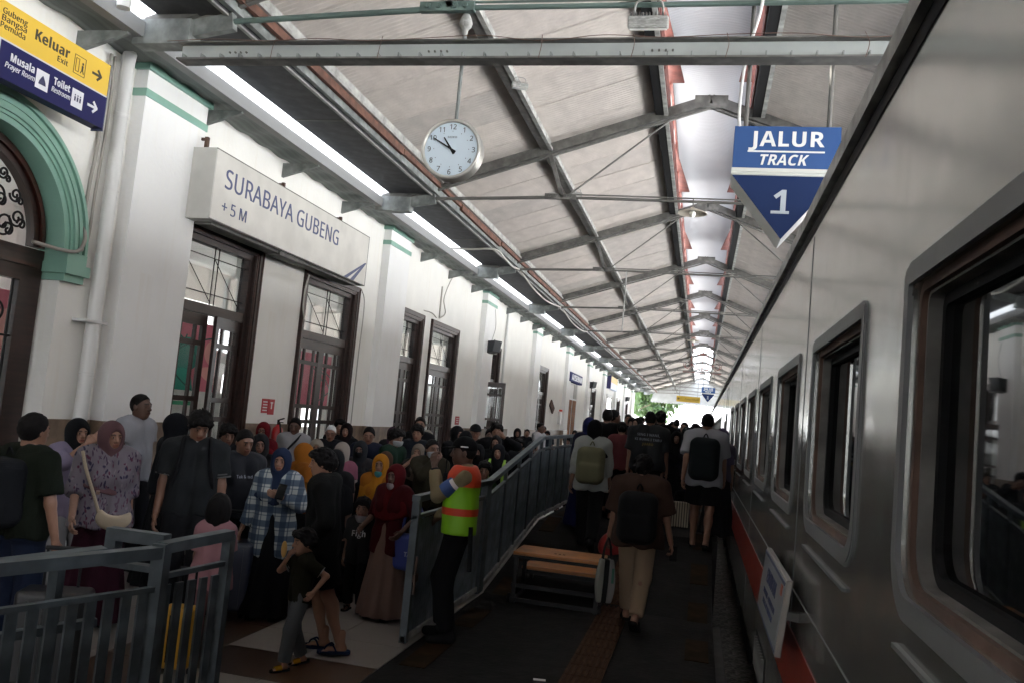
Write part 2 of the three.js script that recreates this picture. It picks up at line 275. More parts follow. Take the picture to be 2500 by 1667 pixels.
{ // hall behind the doors
  mesh('hall_ceiling', box(-13, WX - .352, 5.0, 5.2, -76.9, 40), M.hall, bld);
  const s = new THREE.Shape([[-40, -.02], [77, -.02], [77, 5], [-40, 5]].map(p => new THREE.Vector2(...p)));
  for (let u = -6; u < 74; u += 5) { s.holes.push(new THREE.Path([[u, 3.0], [u, 4.1], [u + 1.5, 4.1], [u + 1.5, 3.0]].map(p => new THREE.Vector2(...p)))); s.holes.push(new THREE.Path([[u + 2.3, .9], [u + 2.3, 2.3], [u + 3.6, 2.3], [u + 3.6, .9]].map(p => new THREE.Vector2(...p)))); }
  mesh('hall_wall', wuv(new THREE.ExtrudeGeometry(s, { depth: .3, bevelEnabled: false }).rotateY(Math.PI / 2).translate(-13.3, 0, 0).toNonIndexed()), M.hall, bld);
  mesh('roof_slab', box(-14, WX + .1, H0, H0 + .2, -78, 41), M.steelDark, bld);
  mesh('end_wall', box(-13, WX - .351, 0, 8.4, 39.7, 40), M.plaster, bld);
  const mural = canvas(512, 256, (x, w, h) => { x.fillStyle = '#d9788a'; x.fillRect(0, 0, w, h); for (let i = 0; i < 9; i++) { x.fillStyle = ['#2a9d8a', '#c8405a', '#e9a9a4', '#1f8577'][i % 4]; x.beginPath(); x.ellipse(hash(i, 3) * w, h * (.35 + .6 * hash(i, 5)), 30 + 60 * hash(i, 7), 25 + 50 * hash(i, 9), hash(i, 2) * 3, 0, 7); x.fill(); } x.strokeStyle = '#15635a'; x.lineWidth = 5; for (let i = 0; i < 6; i++) { x.beginPath(); x.moveTo(w * hash(i, 20), h); x.quadraticCurveTo(w * hash(i, 21), h * .5, w * hash(i, 22), h * .2); x.stroke(); } });
  const mm = std([1, 1, 1], .7, { map: mural });
  for (const [z, y] of [[-15.5, 2.55], [-24, 2.4], [-9.5, 2.4]]) mesh('mural_panel', new THREE.BoxGeometry(.05, 1.5, 4.6).translate(-11.0, y, z), mm, bld);
  mesh('hall_counter', [box(-11.2, -10.4, 0, 1.1, -18, -13)], M.white, bld);
  mesh('counter_strip', box(-10.4, -10.38, 1.5, 1.58, -16, -13.5), std([.03, .4, .2], .5), bld);
  mesh('counter_back', box(-11.0, -10.9, 1.1, 1.8, -18, -13), M.white, bld);
  for (let z = -3; z > -74; z -= 3.7) mesh('hall_wainscot', box(-12.99, -12.95, .0, .3, z - 3.5, z), M.wain, bld);
}

// ---------------------------------------------------------------- wall awning: beam, brackets, soffit
const awn = thing('wall_awning', 'narrow grey sheet-metal awning on brackets along the top of the white wall', 'awning');
mesh('beam', [box(-5.50, -5.38, 5.12, 5.27, -77.3, 40)], std([.24, .24, .235], .6), awn);
{ // corrugated soffit
  const n = 1200, p = [], L = 118; const g = new THREE.PlaneGeometry(L, .52, n, 1); const a = g.attributes.position; for (let i = 0; i < a.count; i++) a.setZ(i, .012 * Math.sin(a.getX(i) * 2 * Math.PI / .12));
  g.rotateX(-Math.PI / 2).rotateY(Math.PI / 2).translate(-5.75, 5.18, -18.6); g.computeVertexNormals(); mesh('soffit_sheet', g, std([.22, .25, .24], .6, { side: THREE.DoubleSide, map: dirt2 }), awn);
}
for (let z = -2.6; z > -77; z -= 2.04) { const s = new THREE.Shape([[0, 0], [0, .2], [.54, .2], [.54, .17]].map(q => new THREE.Vector2(...q))); const sk = -.0; if (pilA.some(q => z < q + .05 && z > q - 1.15)) continue; mesh('bracket', new THREE.ExtrudeGeometry(s, { depth: .05, bevelEnabled: false }).translate(WX, 4.93, z), M.steel, awn); }
mesh('flashing', box(-5.99, -5.97, 5.26, 5.36, -77.3, 40), M.steelDark, awn);

// ---------------------------------------------------------------- canopy over the platform
const can = thing('station_canopy', 'pitched platform canopy of pale corrugated sheets on grey steel trusses', 'canopy');
const RX = -.2, RY = 6.95, EX = -5.4, EY = 5.2, SR = .37, RE = 3.45, ZN = 4, ZB = 40, ZF = -84;
const yL = x => EY + (x - EX) * (RY - EY) / (RX - EX), yR = x => RY - (x - RX) * SR;
{ // sheets, one by one; each 0.98 m wide with 13 waves, lapped over its neighbour
  const W = .98, mk = (x0, x1, f) => {
    const nw = 78, nl = 6, g = new THREE.PlaneGeometry(1, 1, nw, nl), a = g.attributes.position;
    const p = V(0, 0, 0);
    for (let i = 0; i < a.count; i++) { const u = a.getX(i) + .5, v = a.getY(i) + .5, x = x0 + (x1 - x0) * v; a.setXYZ(i, x, f(x) + .21 + .011 * Math.sin(u * 13 * 2 * Math.PI) + .010 * u, -u * (W + .04)); }
    const uv = g.attributes.uv; for (let i = 0; i < uv.count; i++) uv.setXY(i, uv.getX(i), uv.getY(i) * 4);
    g.computeVertexNormals(); return g;
  };
  const gl = [mk(-4.62, -2.68, yL), mk(-2.78, -.86, yL)], gr = [mk(.46, 2.3, yR), mk(2.2, 3.6, yR)];
  const ms = M.sheet.map(m => { const c = m.clone(); c.side = THREE.DoubleSide; return c; });
  let k = 0;
  for (let z = ZN; z > ZF; z -= W) { k++; for (const [i, g] of [...gl, ...gr].entries()) { const o = mesh('roof_sheet', g, ms[(hash(k, i, 5) * 4) | 0], can); o.position.set(0, hash(k, i) * .008, z); } }
}
for (const [x0, x1, f] of [[-4.62, -.86, yL], [.46, 3.6, yR]]) mesh('roof_sheet', bar(V((x0 + x1) / 2, f((x0 + x1) / 2) + .22, 4), V((x0 + x1) / 2, f((x0 + x1) / 2) + .22, ZB), Math.hypot(x1 - x0, f(x1) - f(x0)), .01, V((x0 < -1 ? -1 : 1) * .35, 1, 0)), M.sheet[0], can);
mesh('lantern_sheet', box(-1.0, .55, 7.5, 7.51, 4, ZB), M.lantern, can);
const trussZ = []; for (let i = -1; i < 13; i++) trussZ.push(-6.85 - 6.2 * i);
for (const z of trussZ) {
  const t = new THREE.Group(); t.name = 'truss'; can.add(t);
  const NX = -2.4, TY = 5.40, lt = (x, o = 0) => V(x, yL(x) + o, z), rt = (x, o = 0) => V(x, yR(x) + o, z);
  mesh('rafter', [bar(lt(EX, .06), V(RX, RY + .06, z), .11, .15), bar(V(RX, RY + .06, z), rt(RE, .06), .11, .15), bar(lt(EX, -.06), V(RX, RY - .06, z), .06, .03), bar(V(RX, RY - .06, z), rt(RE, -.06), .06, .03), new THREE.BoxGeometry(.5, .2, .1).translate(RX, RY + .02, z)].map(g => wuv(g)), M.steelDark, t);
  mesh('rafter_shoe', [box(-5.5, -4.9, 5.06, 5.3, z - .09, z + .09), bar(V(-5.1, 5.2, z), V(-4.5, 5.3, z), .08, .16)], M.steel, t);
  const tm = z > -8 ? M.teal : M.steelDark;
  mesh('tie_rod', [rod(V(-4.6, 5.3, z), V(NX, TY, z), .028), rod(V(NX, TY, z), V(2.0, TY, z), .024), rod(V(2.0, TY, z), V(RE - .2, 5.28, z), .028), rod(V(NX, TY + .05, z), V(2, TY + .05, z), .012)], tm, t);
  mesh('node_plate', [box(NX - .28, NX + .22, TY - .035, TY + .05, z - .03, z + .03), ...[-.2, -.1, .05, .14].map(q => rod(V(NX + q, TY + .01, z - .05), V(NX + q, TY + .01, z + .05), .025))], tm, t);
  mesh('strut', bar(V(NX, TY, z), lt(-2.66, 0), .06, .06), M.steelDark, t); mesh('strut', bar(V(2.0, TY, z), rt(2.25, 0), .06, .06), M.steelDark, t);
  mesh('diagonal', rod(V(NX + .1, TY + .04, z), lt(-.75, -.04), .014, 6), M.steelDark, t); mesh('diagonal', rod(V(1.9, TY + .04, z), rt(.4, -.04), .014, 6), M.steelDark, t);
}
for (const [x, f, y0] of [[-2.7, yL, .1], [-.93, yL, .1], [-4.45, yL, .1], [.52, yR, .1], [2.25, yR, .1], [3.3, yR, .1]]) {
  const y = f(x) + .13;
  const p = mesh('purlin', [box(x - .10, x + .03, y - .09, y + .055, ZF, ZB)], Math.abs(x) < 1 ? M.black : M.steelDark, can);
  mesh('purlin_flange', [box(x + .03, x + .09, y - .1, y - .06, ZF, ZB), box(x + .031, x + .05, y - .06, y + .05, ZF, ZB)], M.steelLight, p);
}
{ // ridge lantern: translucent corrugated sheets over the open ridge, red boards at its sides
  const ZE = -56, mk = (L) => { const n = Math.round(L / .0127 / 1), nn = Math.min(n, 480), g = new THREE.PlaneGeometry(L, 1.5, nn, 8), a = g.attributes.position; for (let i = 0; i < a.count; i++) { const u = a.getX(i), v = a.getY(i) / .75; a.setXYZ(i, RX - .02 + v * .75, 7.62 - .20 * v * v + .010 * Math.sin(u * 2 * Math.PI / .076), -(u + L / 2)); } g.computeVertexNormals(); return g; };
  const g = mk(6.2), m = M.lantern.clone(); m.side = THREE.DoubleSide;
  for (let i = 0; i < 10; i++) mesh('lantern_sheet', g, m, can).position.z = ZN - i * 6.2 - .0;
  for (let i = -1; i < 8; i++) for (const s of [-1, 1]) {
    const z1 = -6.85 - 6.2 * i - 6.2, x = RX - .02 + s * .66;
    const sh = new THREE.Shape([[0, 0], [3.4, 0], [0, -.25]].map(q => new THREE.Vector2(...q)));
    const gg = new THREE.ExtrudeGeometry(sh, { depth: .02, bevelEnabled: false }); gg.rotateX(s > 0 ? -Math.PI / 2 : Math.PI / 2).rotateY(Math.PI / 2 * 1); // x -> -z
    gg.rotateY(Math.PI); gg.translate(x, 7.30, z1); mesh('red_gusset_board', gg, M.redPaint, can);
  }
  for (const s of [-1, 1]) { const x = RX - .02 + s * .63; mesh('lantern_side', [box(x - .012, x + .012, 6.86, 7.12, ZE, ZB), box(x - .02, x + .02, 7.38, 7.46, ZE, ZB)], M.redPaint, can); const po = []; for (let z = ZN; z > ZE; z -= 1.55) po.push(box(x - .02, x + .02, 6.85, 7.4, z - .03, z)); mesh('lantern_post', po, M.redPaint, can); }
  const end = []; const c = V(RX, 6.55, -55.2), circ = (r, cx, cy, t) => new THREE.TorusGeometry(r, t, 5, 28).translate(cx, cy, -55.2);
  end.push(circ(.72, c.x, c.y, .03), circ(.34, c.x, c.y, .025)); for (let i = 0; i < 8; i++) { const a = i * Math.PI / 4; end.push(rod(V(c.x + .34 * Math.cos(a), c.y + .34 * Math.sin(a), c.z), V(c.x + .72 * Math.cos(a), c.y + .72 * Math.sin(a), c.z), .02, 5)); }
  for (const s of [-1, 1]) for (const k of [.3, .55]) end.push(circ(.2, c.x + s * (.75 + k * .4), c.y - .5 + k * .2, .02)); end.push(box(RX - 1.2, RX + 1.2, 5.68, 5.78, -55.23, -55.17), rod(V(RX, 5.7, -55.2), V(RX, 7.5, -55.2), .025));
  mesh('iron_roundel', end, M.redPaint, can);
}
{ // far gable with scalloped valance
  const s = new THREE.Shape(); s.moveTo(-4.7, 5.5); s.lineTo(RX, 7.3); s.lineTo(RE, yR(RE) + .2); s.lineTo(RE, 4.7);
  for (let x = RE; x > -4.7; x -= .3) { s.lineTo(x, 4.62); s.absarc(x - .15, 4.62, .15, 0, Math.PI, true); } s.lineTo(-4.7, 5.5);
  mesh('gable_cladding', new THREE.ExtrudeGeometry(s, { depth: .05, bevelEnabled: false, curveSegments: 6 }).translate(0, 0, ZF - .1), std([.30, .31, .31], .7, { map: dirt }), can);
}
mesh('gutter', [bar(V(-5.28, 5.42, ZB), V(-5.28, 5.42, ZF), .02, .12), ...[0].map(() => box(-5.28, -4.55, 5.36, 5.375, ZF, ZB)), box(-4.57, -4.55, 5.375, 5.5, ZF, ZB)], M.gutter, can);
mesh('gutter_lip', box(-4.585, -4.545, 5.342, 5.36, ZF, ZN), M.steelLight, can);
for (let z = ZN; z > ZF; z -= 3.4) mesh('gutter_strap', box(-5.285, -4.55, 5.352, 5.36, z - .02, z + .02), M.steelDark, can);
for (let z = ZN, i = 0; z > ZF; z -= 3.05, i++) { const o = mesh('fascia_board', box(-4.47, -4.42, 0, .15, -3.0, 0), M.terracotta, can); o.position.set(hash(i, 4) * .03, 5.44 + hash(i, 8) * .03, z); o.rotation.x = (hash(i, 9) - .5) * .012; }
mesh('edge_trim', [box(-4.53, -4.47, 5.38, 5.50, ZF, ZN)], M.steel, can);
{ // canopy columns hidden behind the train and standing against the wall side, far side
  for (let i = -1; i < 13; i++) mesh('column', [box(3.5, 3.62, -1.1, yR(3.4) - .05, -6.85 - 6.2 * i - .08, -6.85 - 6.2 * i + .08)], M.steel, can);
}
const xb = thing('cross_beam', 'grey steel I-beam spanning the platform in front of the clock, at the top', 'beam');
mesh('beam_web', box(-4.9, 4.2, 4.86, 5.00, -6.93, -6.915), std([.36, .385, .375], .55, { map: dirt }), xb);
{ const fl = [box(-4.9, 4.2, 4.845, 4.86, -7.0, -6.84), box(-4.9, 4.2, 5.0, 5.012, -7.0, -6.84)]; mesh('beam_flange', fl, M.steelDark, xb); const st = []; for (let x = -4.85; x < 4; x += .19) st.push(box(x, x + .012, 4.862, 4.90, -6.92, -6.85)); mesh('beam_rib', st, M.steel, xb); const bo = []; for (let x = -4.4; x < 4; x += 1.9) for (let k = 0; k < 4; k++) bo.push(rod(V(x + k * .055, 4.93, -6.91), V(x + k * .055, 4.93, -6.895), .009, 8)); mesh('bolt', bo, M.steelDark, xb); }
xb.position.z = .22;
{ // thin wire lashed above the beam
  const pts = []; for (let x = -5; x <= 4; x += .5) pts.push(V(x, 5.02 + .02 * Math.sin(x * 5) - .015 * Math.abs((x % 1.9)), -6.6));
  tag(mesh('wire', [tube(pts, .0035, 90, 4), ...[-3.9, -2.9, -1.5, -.75, -.02, 1.0, 2.1].map(x => tube([V(x, 5.03, -6.6), V(x + .02, 4.9, -6.515), V(x, 4.8, -6.53)], .003, 8, 4))], std([.11, .06, .045], .8)), 'thin rusty wire tied along the top of the steel cross beam', 'wire');
}
// conduits and cables along the gutter
tag(mesh('cable', [tube([V(-5.4, 5.26, -16.9), V(-5.0, 5.27, -16.95), V(-4.45, 5.3, -17), V(-4.38, 5.24, -17.6), V(-4.36, 5.2, -18.3), V(-4.4, 5.3, -19.2)], .022, 40)], M.cable), 'pale grey cable looping from the awning beam to the nearest sagging stretch of the gutter', 'cable');
tag(mesh('cable', [tube([V(-4.42, 5.3, -19.5), V(-4.34, 5.12, -20.4), V(-4.33, 5.06, -22), V(-4.38, 5.12, -23.2), V(-4.4, 5.28, -25.3)], .02, 40)], M.cable), 'pale grey cable sagging along the gutter between the third and fourth trusses', 'cable');
tag(mesh('cable', [tube([V(-4.42, 5.3, -25.8), V(-4.34, 5.1, -27), V(-4.36, 5.12, -30), V(-4.4, 5.28, -31.6)], .02, 40)], M.cable), 'pale grey cable sagging along the gutter beyond the fourth truss', 'cable');

// ---------------------------------------------------------------- lettering and hanging signs
const fontB = await new FontLoader().loadAsync('fonts/droid/droid_sans_bold.typeface.json');
const fontR = await new FontLoader().loadAsync('fonts/droid/droid_sans_regular.typeface.json');
const capH = new Map(); const capOf = f => { if (!capH.has(f)) { const g = new TextGeometry('H', { font: f, size: 1, depth: .1 }); g.computeBoundingBox(); capH.set(f, g.boundingBox.max.y); } return capH.get(f); };
function text(s, h, depth = .006, f = fontB, shear = 0, W = 0) { const g = new TextGeometry(s, { font: f, size: h / capOf(f), depth, curveSegments: 5, bevelEnabled: false }); if (shear) g.applyMatrix4(new THREE.Matrix4().makeShear(0, 0, shear, 0, 0, 0)); g.computeBoundingBox(); const b = g.boundingBox; g.translate(-(b.min.x + b.max.x) / 2, 0, 0); if (W) g.scale(W / (b.max.x - b.min.x), 1, 1); return g; }
const blueA = phys([.035, .09, .25], .5, { specularIntensity: .35 }), blueB = phys([.010, .026, .095], .55, { specularIntensity: .3 }), letter = std([.75, .77, .76], .5), letterG = std([.45, .50, .54], .5);
function trackSign(label, x, y, z) {
  const t = thing('track_sign', label, 'hanging sign', [x, y, z]);
  mesh('upper_board', box(-.405, .405, -.342, 0, -.2, 0), blueA, t);
  mesh('middle_strip', [box(-.41, .41, -.372, -.342, -.2, .004), rod(V(-.41, -.387, -.01), V(.41, -.387, -.01), .018)], std([.62, .64, .6], .4), t);
  const tri = (o, d) => new THREE.ExtrudeGeometry(new THREE.Shape([[-.405 - o, -.402], [0, -.91 - o * 1.2], [.405 + o, -.402]].map(q => new THREE.Vector2(...q))), { depth: d, bevelEnabled: false });
  mesh('lower_prism', tri(0, .34).translate(0, 0, -.35), std([.78, .78, .76], .5), t);
  mesh('prism_face', tri(-.003, .008).translate(0, 0, -.0079), blueB, t);
  mesh('lettering', [text('JALUR', .122, .004, fontB, 0, .575).translate(-.003, -.163, 0), box(-.295, .29, -.212, -.199, 0, .004), text('TRACK', .085, .004, fontB, .22, .37).translate(-.01, -.315, 0)], letter, t);
  mesh('number', [text('1', .19, .004, fontB).translate(-.025, -.704, 0), box(-.088, .05, -.706, -.684, 0, .0045)], letterG, t);
  for (const s of [-1, 1]) mesh('hanger_rod', rod(V(s * .32, 0, -.1), V(s * .32, 1.06, -.1), .018), M.steelDark, t);
  return t;
}
trackSign('large blue JALUR TRACK 1 sign hanging nearest, beside the train roof edge', .5, 4.37, -6.85);
trackSign('small distant blue JALUR sign hanging beside the yellow sign at the far end', .27, 4.72, -53.5);
tag(mesh('cable', tube([V(.25, 6.9, -6.7), V(.2, 5.9, -6.75), V(.24, 5.4, -6.8), V(.14, 4.9, -6.82), V(.12, 4.45, -6.84), V(.13, 4.37, -6.86)], .014, 40), M.pvc), 'white cable hanging beside the left rod of the nearest blue track sign', 'cable');
{ // clock
  const t = thing('clock', 'round white station clock hanging on a grey rod above the platform', 'clock', [-2.27, 4.13, -6.85]);
  mesh('case', new THREE.CylinderGeometry(.262, .262, .12, 56).rotateX(Math.PI / 2).translate(0, 0, -.075), std([.40, .39, .36], .4, { metalness: .5 }), t);
  mesh('rim', new THREE.TorusGeometry(.252, .016, 10, 64), std([.55, .54, .50], .3, { metalness: .5 }), t);
  mesh('dial', new THREE.CircleGeometry(.242, 64).translate(0, 0, -.012), std([.60, .70, .78], .45), t);
  const nums = []; for (let i = 1; i <= 12; i++) { const a = Math.PI / 2 - i * Math.PI / 6, g = text(String(i), .044, .003, fontR); nums.push(g.translate(.2 * Math.cos(a), .2 * Math.sin(a) - .022, -.010)); }
  for (let i = 0; i < 12; i++) { const a = i * Math.PI / 6; nums.push(box(-.002, .002, -.002, .006, -.010, -.008).translate(.158 * Math.cos(a), .158 * Math.sin(a), 0)); }
  mesh('numeral', nums, std([.05, .05, .055], .6), t);
  mesh('maker_name', text('SEIKO', .017, .002, fontB, 0, .085).translate(0, .1, -.010), std([.2, .24, .28], .6), t);
  const hand = (a, l, w, z) => { const s = new THREE.Shape([[-w, -.05], [w, -.05], [w * .45, l], [-w * .45, l]].map(q => new THREE.Vector2(...q))); return new THREE.ExtrudeGeometry(s, { depth: .004, bevelEnabled: false }).rotateZ(a).translate(0, 0, z); };
  mesh('minute_hand', hand(Math.PI / 3, .19, .009, .0), M.black, t); mesh('hour_hand', hand(-(10.83 / 12) * 2 * Math.PI, .125, .011, -.006), M.black, t);
  mesh('rod', [rod(V(0, .26, -.07), V(0, 1.17, -.07), .017)], M.steel, t); mesh('rod_cap', new THREE.LatheGeometry([[0, 1.24], [.03, 1.24], [.05, 1.2], [.06, 1.16], [.05, 1.13], [.025, 1.1], [.02, 1.05]].map(q => new THREE.Vector2(...q)), 14).translate(0, 0, -.07), M.steelLight, t); mesh('rod_collar', new THREE.CylinderGeometry(.045, .045, .02, 12).translate(0, .265, -.07), M.rust, t);
}
{ // yellow and navy exit sign
  const t = thing('exit_sign', 'yellow and navy Keluar exit sign with toilet and prayer room arrows, over the arch', 'sign');
  const sx = -5.6, w0 = -3.6, w1 = -6.65;
  mesh('yellow_panel', box(sx - .12, sx, 4.495, 4.79, w1, w0), std([.72, .47, .045], .4), t);
  mesh('navy_panel', box(sx - .12, sx, 4.185, 4.482, w1, w0), phys([.016, .016, .085], .6, { specularIntensity: .3 }), t);
  mesh('divider', [box(sx - .11, sx + .001, 4.482, 4.495, w1, w0), box(sx, sx + .003, 4.2, 4.482, -5.40, -5.42)], std([.6, .6, .62], .5), t);
  mesh('end_cap', box(sx - .125, sx - .001, 4.165, 4.80, w1 - .012, w1), std([.05, .06, .12], .4), t);
  const put = (g, z, y) => g.rotateY(Math.PI / 2).translate(sx, y, z), dark = std([.035, .03, .02], .6), wh = std([.72, .72, .76], .5);
  const arrow = (s) => { const g = [new THREE.BoxGeometry(s, s * .19, .004), new THREE.BoxGeometry(s * .62, s * .19, .004).translate(s * .26, 0, 0).rotateZ(0)]; const a = new THREE.BoxGeometry(s * .62, s * .19, .004).translate(-s * .27, 0, 0).rotateZ(-Math.PI / 4).translate(s * .5, 0, 0), b = new THREE.BoxGeometry(s * .62, s * .19, .004).translate(-s * .27, 0, 0).rotateZ(Math.PI / 4).translate(s * .5, 0, .0006); return [g[0], a, b].map(q => q.translate(0, 0, .003)); };
  mesh('lettering', [put(text('Gubeng', .047, .004, fontR, 0, .25), -5.525, 4.69), put(text('Bangsa', .047, .004, fontR, 0, .25), -5.525, 4.632), put(text('Pemuda', .047, .004, fontR, 0, .25), -5.52, 4.572), put(text('Keluar', .088, .004, fontB, 0, .39), -5.94, 4.63), put(text('Exit', .046, .004, fontR, 0, .12), -6.07, 4.56), ...arrow(.115).map(g => put(g, -6.485, 4.635)),
  ...[[-.07, -.066, -.085, .085], [.066, .07, -.085, .085], [-.07, .07, .081, .085], [-.07, .07, -.085, -.081]].map(([a, b, c, d]) => put(new THREE.BoxGeometry(b - a, d - c, .003).translate((a + b) / 2, (c + d) / 2, .002), -6.27, 4.625)),
  ...[[-.05, -.046, -.06, .06], [-.012, -.008, -.06, .06], [-.05, -.008, .056, .06], [-.05, -.008, -.06, -.056]].map(([a, b, c, d]) => put(new THREE.BoxGeometry(b - a, d - c, .003).translate((a + b) / 2, (c + d) / 2, .002), -6.27, 4.625)),
  put(new THREE.CircleGeometry(.012, 12).translate(.035, .03, .003), -6.27, 4.625), put(new THREE.BoxGeometry(.018, .045, .003).translate(.035, -.008, .002), -6.27, 4.625), put(new THREE.BoxGeometry(.008, .04, .003).rotateZ(.5).translate(.045, -.04, .002), -6.27, 4.625), put(new THREE.BoxGeometry(.008, .04, .003).rotateZ(-.5).translate(.025, -.04, .002), -6.27, 4.625)], dark, t);
  mesh('white_lettering', [put(text('Musala', .064, .004, fontB, 0, .25), -5.66, 4.35), put(text('Prayer Room', .045, .004, fontR, .2, .31), -5.645, 4.285), put(text('Toilet', .064, .004, fontB, 0, .19), -6.1, 4.35), put(text('Restroom', .045, .004, fontR, .2, .22), -6.1, 4.285), ...arrow(.12).map(g => put(g, -6.48, 4.335)), put(rbox(.14, .16, .004, .0019), -5.88, 4.33), put(rbox(.14, .16, .004, .0019), -6.295, 4.33)], wh, t);
  const dome = new THREE.Shape(); dome.moveTo(-.04, -.035); dome.lineTo(.04, -.035); dome.lineTo(.035, -.01); dome.quadraticCurveTo(.02, .02, 0, .045); dome.quadraticCurveTo(-.02, .02, -.035, -.01);
  mesh('pictogram', [put(new THREE.ExtrudeGeometry(dome, { depth: .002, bevelEnabled: false }).translate(0, 0, .0036), -5.88, 4.325), ...[-.032, 0, .032].map(q => put(new THREE.CircleGeometry(.008, 10).translate(q, .028, .0042), -6.295, 4.33)), ...[-.032, 0, .032].map(q => put(new THREE.BoxGeometry(.016, .04, .002).translate(q, -.005, .0046), -6.295, 4.33))], std([.03, .03, .09], .6), t);
  mesh('bracket', [box(-6, sx - .12, 4.6, 4.63, -4.5, -4.47), box(-6, sx - .12, 4.6, 4.63, -6.3, -6.27)], M.steelDark, t);
}
{ // station name board
  const t = thing('station_name_board', 'long white light box reading SURABAYA GUBENG +5 M above the doors', 'sign');
  const fx = -5.55, bx0 = -5.86, za = -8.42, zb = -12.98, yb = 3.78, yt = 4.60;
  mesh('box_body', box(bx0, fx, yb, yt, zb, za), std([.60, .59, .55], .5, { map: dirt }), t);
  mesh('face_panel', box(fx, fx + .004, yb + .012, yt - .012, zb + .012, za - .012), std([.66, .64, .59], .4, { map: dirt }), t);
  const blue = std([.06, .075, .17], .5), put = (g, z, y) => g.rotateY(Math.PI / 2).translate(fx + .004, y, z);
  mesh('lettering', [put(text('SURABAYA GUBENG', .225, .005, fontR, 0, 3.15), -10.225, 4.20), put(text('+ 5 M', .14, .005, fontR, 0, .54), -8.91, 3.915)], blue, t);
  const st = (a, b) => put(new THREE.ExtrudeGeometry(new THREE.Shape([[a, 0], [a + .13, 0], [b + .02, .36], [b - .03, .36]].map(q => new THREE.Vector2(...q))), { depth: .003, bevelEnabled: false }), 0, yb + .012);
  mesh('stripe', [st(0, .80).translate(0, 0, -12.13), st(0, .55).translate(0, 0, -12.38)], blue, t);
  const tr = .012; mesh('edge_trim', [box(fx - .01, fx + .006, yt - tr, yt, zb, za), box(fx - .01, fx + .006, yb, yb + tr, zb, za), box(fx - .01, fx + .006, yb + tr, yt - tr, zb, zb + tr)], M.steelDark, t);
  mesh('hanger', [-8.55, -10.4, -12.3].flatMap(z => [box(-5.80, -5.76, yt, yt + .16, z - .02, z + .02), box(-6, -5.76, yt + .12, yt + .15, z - .015, z + .015)]), M.rust, t);
  mesh('underside_channel', [box(bx0 + .04, fx - .05, yb - .05, yb, -10.9, -10.2), box(bx0 + .02, fx - .08, yb - .03, yb, -12.8, -8.6)], M.steelDark, t);
}
{ // small printed signs on the wall
  const red = std([.42, .02, .03], .5), ww = std([.75, .7, .7], .6);
  const t1 = thing('fire_sign', 'red fire extinguisher notice pair on the wall between the two nearest doors', 'sign');
  mesh('plate', box(WX, WX + .012, 1.62, 1.82, -11.06, -10.90), red, t1); mesh('plate', box(WX, WX + .012, 1.60, 1.82, -11.25, -11.08), red, t1);
  mesh('print', [...[0, 1, 2, 3].map(i => box(WX + .012, WX + .014, 1.65 + i * .04, 1.665 + i * .04, -11.04, -10.92)), box(WX + .012, WX + .014, 1.68, 1.77, -11.18, -11.15), box(WX + .012, WX + .014, 1.76, 1.78, -11.2, -11.13)], ww, t1);
  const t2 = thing('fire_sign', 'small red notice on the wall beside the fourth door', 'sign'); mesh('plate', box(WX, WX + .012, 1.55, 1.76, -20.92, -20.58), red, t2); mesh('print', [0, 1, 2].map(i => box(WX + .012, WX + .014, 1.6 + i * .05, 1.615 + i * .05, -20.85, -20.65)), ww, t2);
  const t3 = thing('fire_extinguisher', 'red fire extinguisher hung on the wainscot under the red notices', 'fire extinguisher', [-5.88, 1.0, -11.22]);
  mesh('cylinder', new THREE.LatheGeometry([[0, 0], [.075, 0], [.08, .02], [.08, .36], [.065, .42], [.03, .45], [.025, .47]].map(q => new THREE.Vector2(...q)), 18), std([.4, .015, .02], .3), t3);
  mesh('valve', [rod(V(0, .46, 0), V(0, .53, 0), .018), bar(V(0, .53, .02), V(.02, .56, -.12), .02, .015), bar(V(0, .5, .02), V(.02, .5, -.1), .018, .012)], M.black, t3); mesh('hose', tube([V(0, .49, 0), V(.05, .5, .06), V(.09, .38, .08), V(.09, .15, .05)], .012), M.black, t3);
  const t4 = thing('wall_panel', 'white metal panel on the pilaster beyond the orange door', 'panel'); mesh('panel_face', rbox(.02, .36, .9, .006, WX + .16, 2.4, -44.7), M.white, t4); mesh('print', [0, 1, 2, 3, 4].map(i => box(WX + .17, WX + .173, 2.28 + i * .05, 2.3 + i * .05, -45.05, -44.35)), std([.25, .3, .35], .6), t4);
  const t5 = thing('wall_bracket', 'small dark folding bracket on the wall past the sixth door', 'bracket'); mesh('plate', bar(V(-5.97, 2.58, -33.9), V(-5.9, 2.25, -34.3), .05, .3), M.rust, t5);
  const t6 = thing('fire_box', 'white box with a red top beside the door with orange leaves', 'box'); mesh('case', rbox(.12, .55, .4, .02, WX + .06, 2.0, -36.3), M.white, t6); mesh('lamp', rbox(.13, .08, .14, .02, WX + .07, 2.32, -36.4), std([.7, .06, .03], .4), t6);
}
function wallSign(label, z0, z1, y0, y1, x, split, txt) { const t = thing('wall_sign', label, 'sign'); if (split) { mesh('upper_panel', box(WX, x, (y0 + y1) / 2, y1, z1, z0), std([.62, .40, .08], .4), t); mesh('lower_panel', box(WX, x, y0, (y0 + y1) / 2 - .003, z1, z0), std([.45, .5, .68], .4), t); mesh('end_cap', box(WX, x + .01, y0 - .02, y1 + .02, z0, z0 + .15), std([.02, .02, .1], .5), t); } else { mesh('sign_box', box(WX, x, y0, y1, z1, z0), phys([.012, .016, .10], .7, { specularIntensity: .15 }), t); } if (txt) mesh('lettering', text(txt, (y1 - y0) * .62, .01, fontB, 0, 3.2).rotateY(Math.PI / 2).translate(x, y0 + (y1 - y0) * .2, (z0 + z1) / 2 - .1), std([.85, .86, .9], .5), t); return t; }
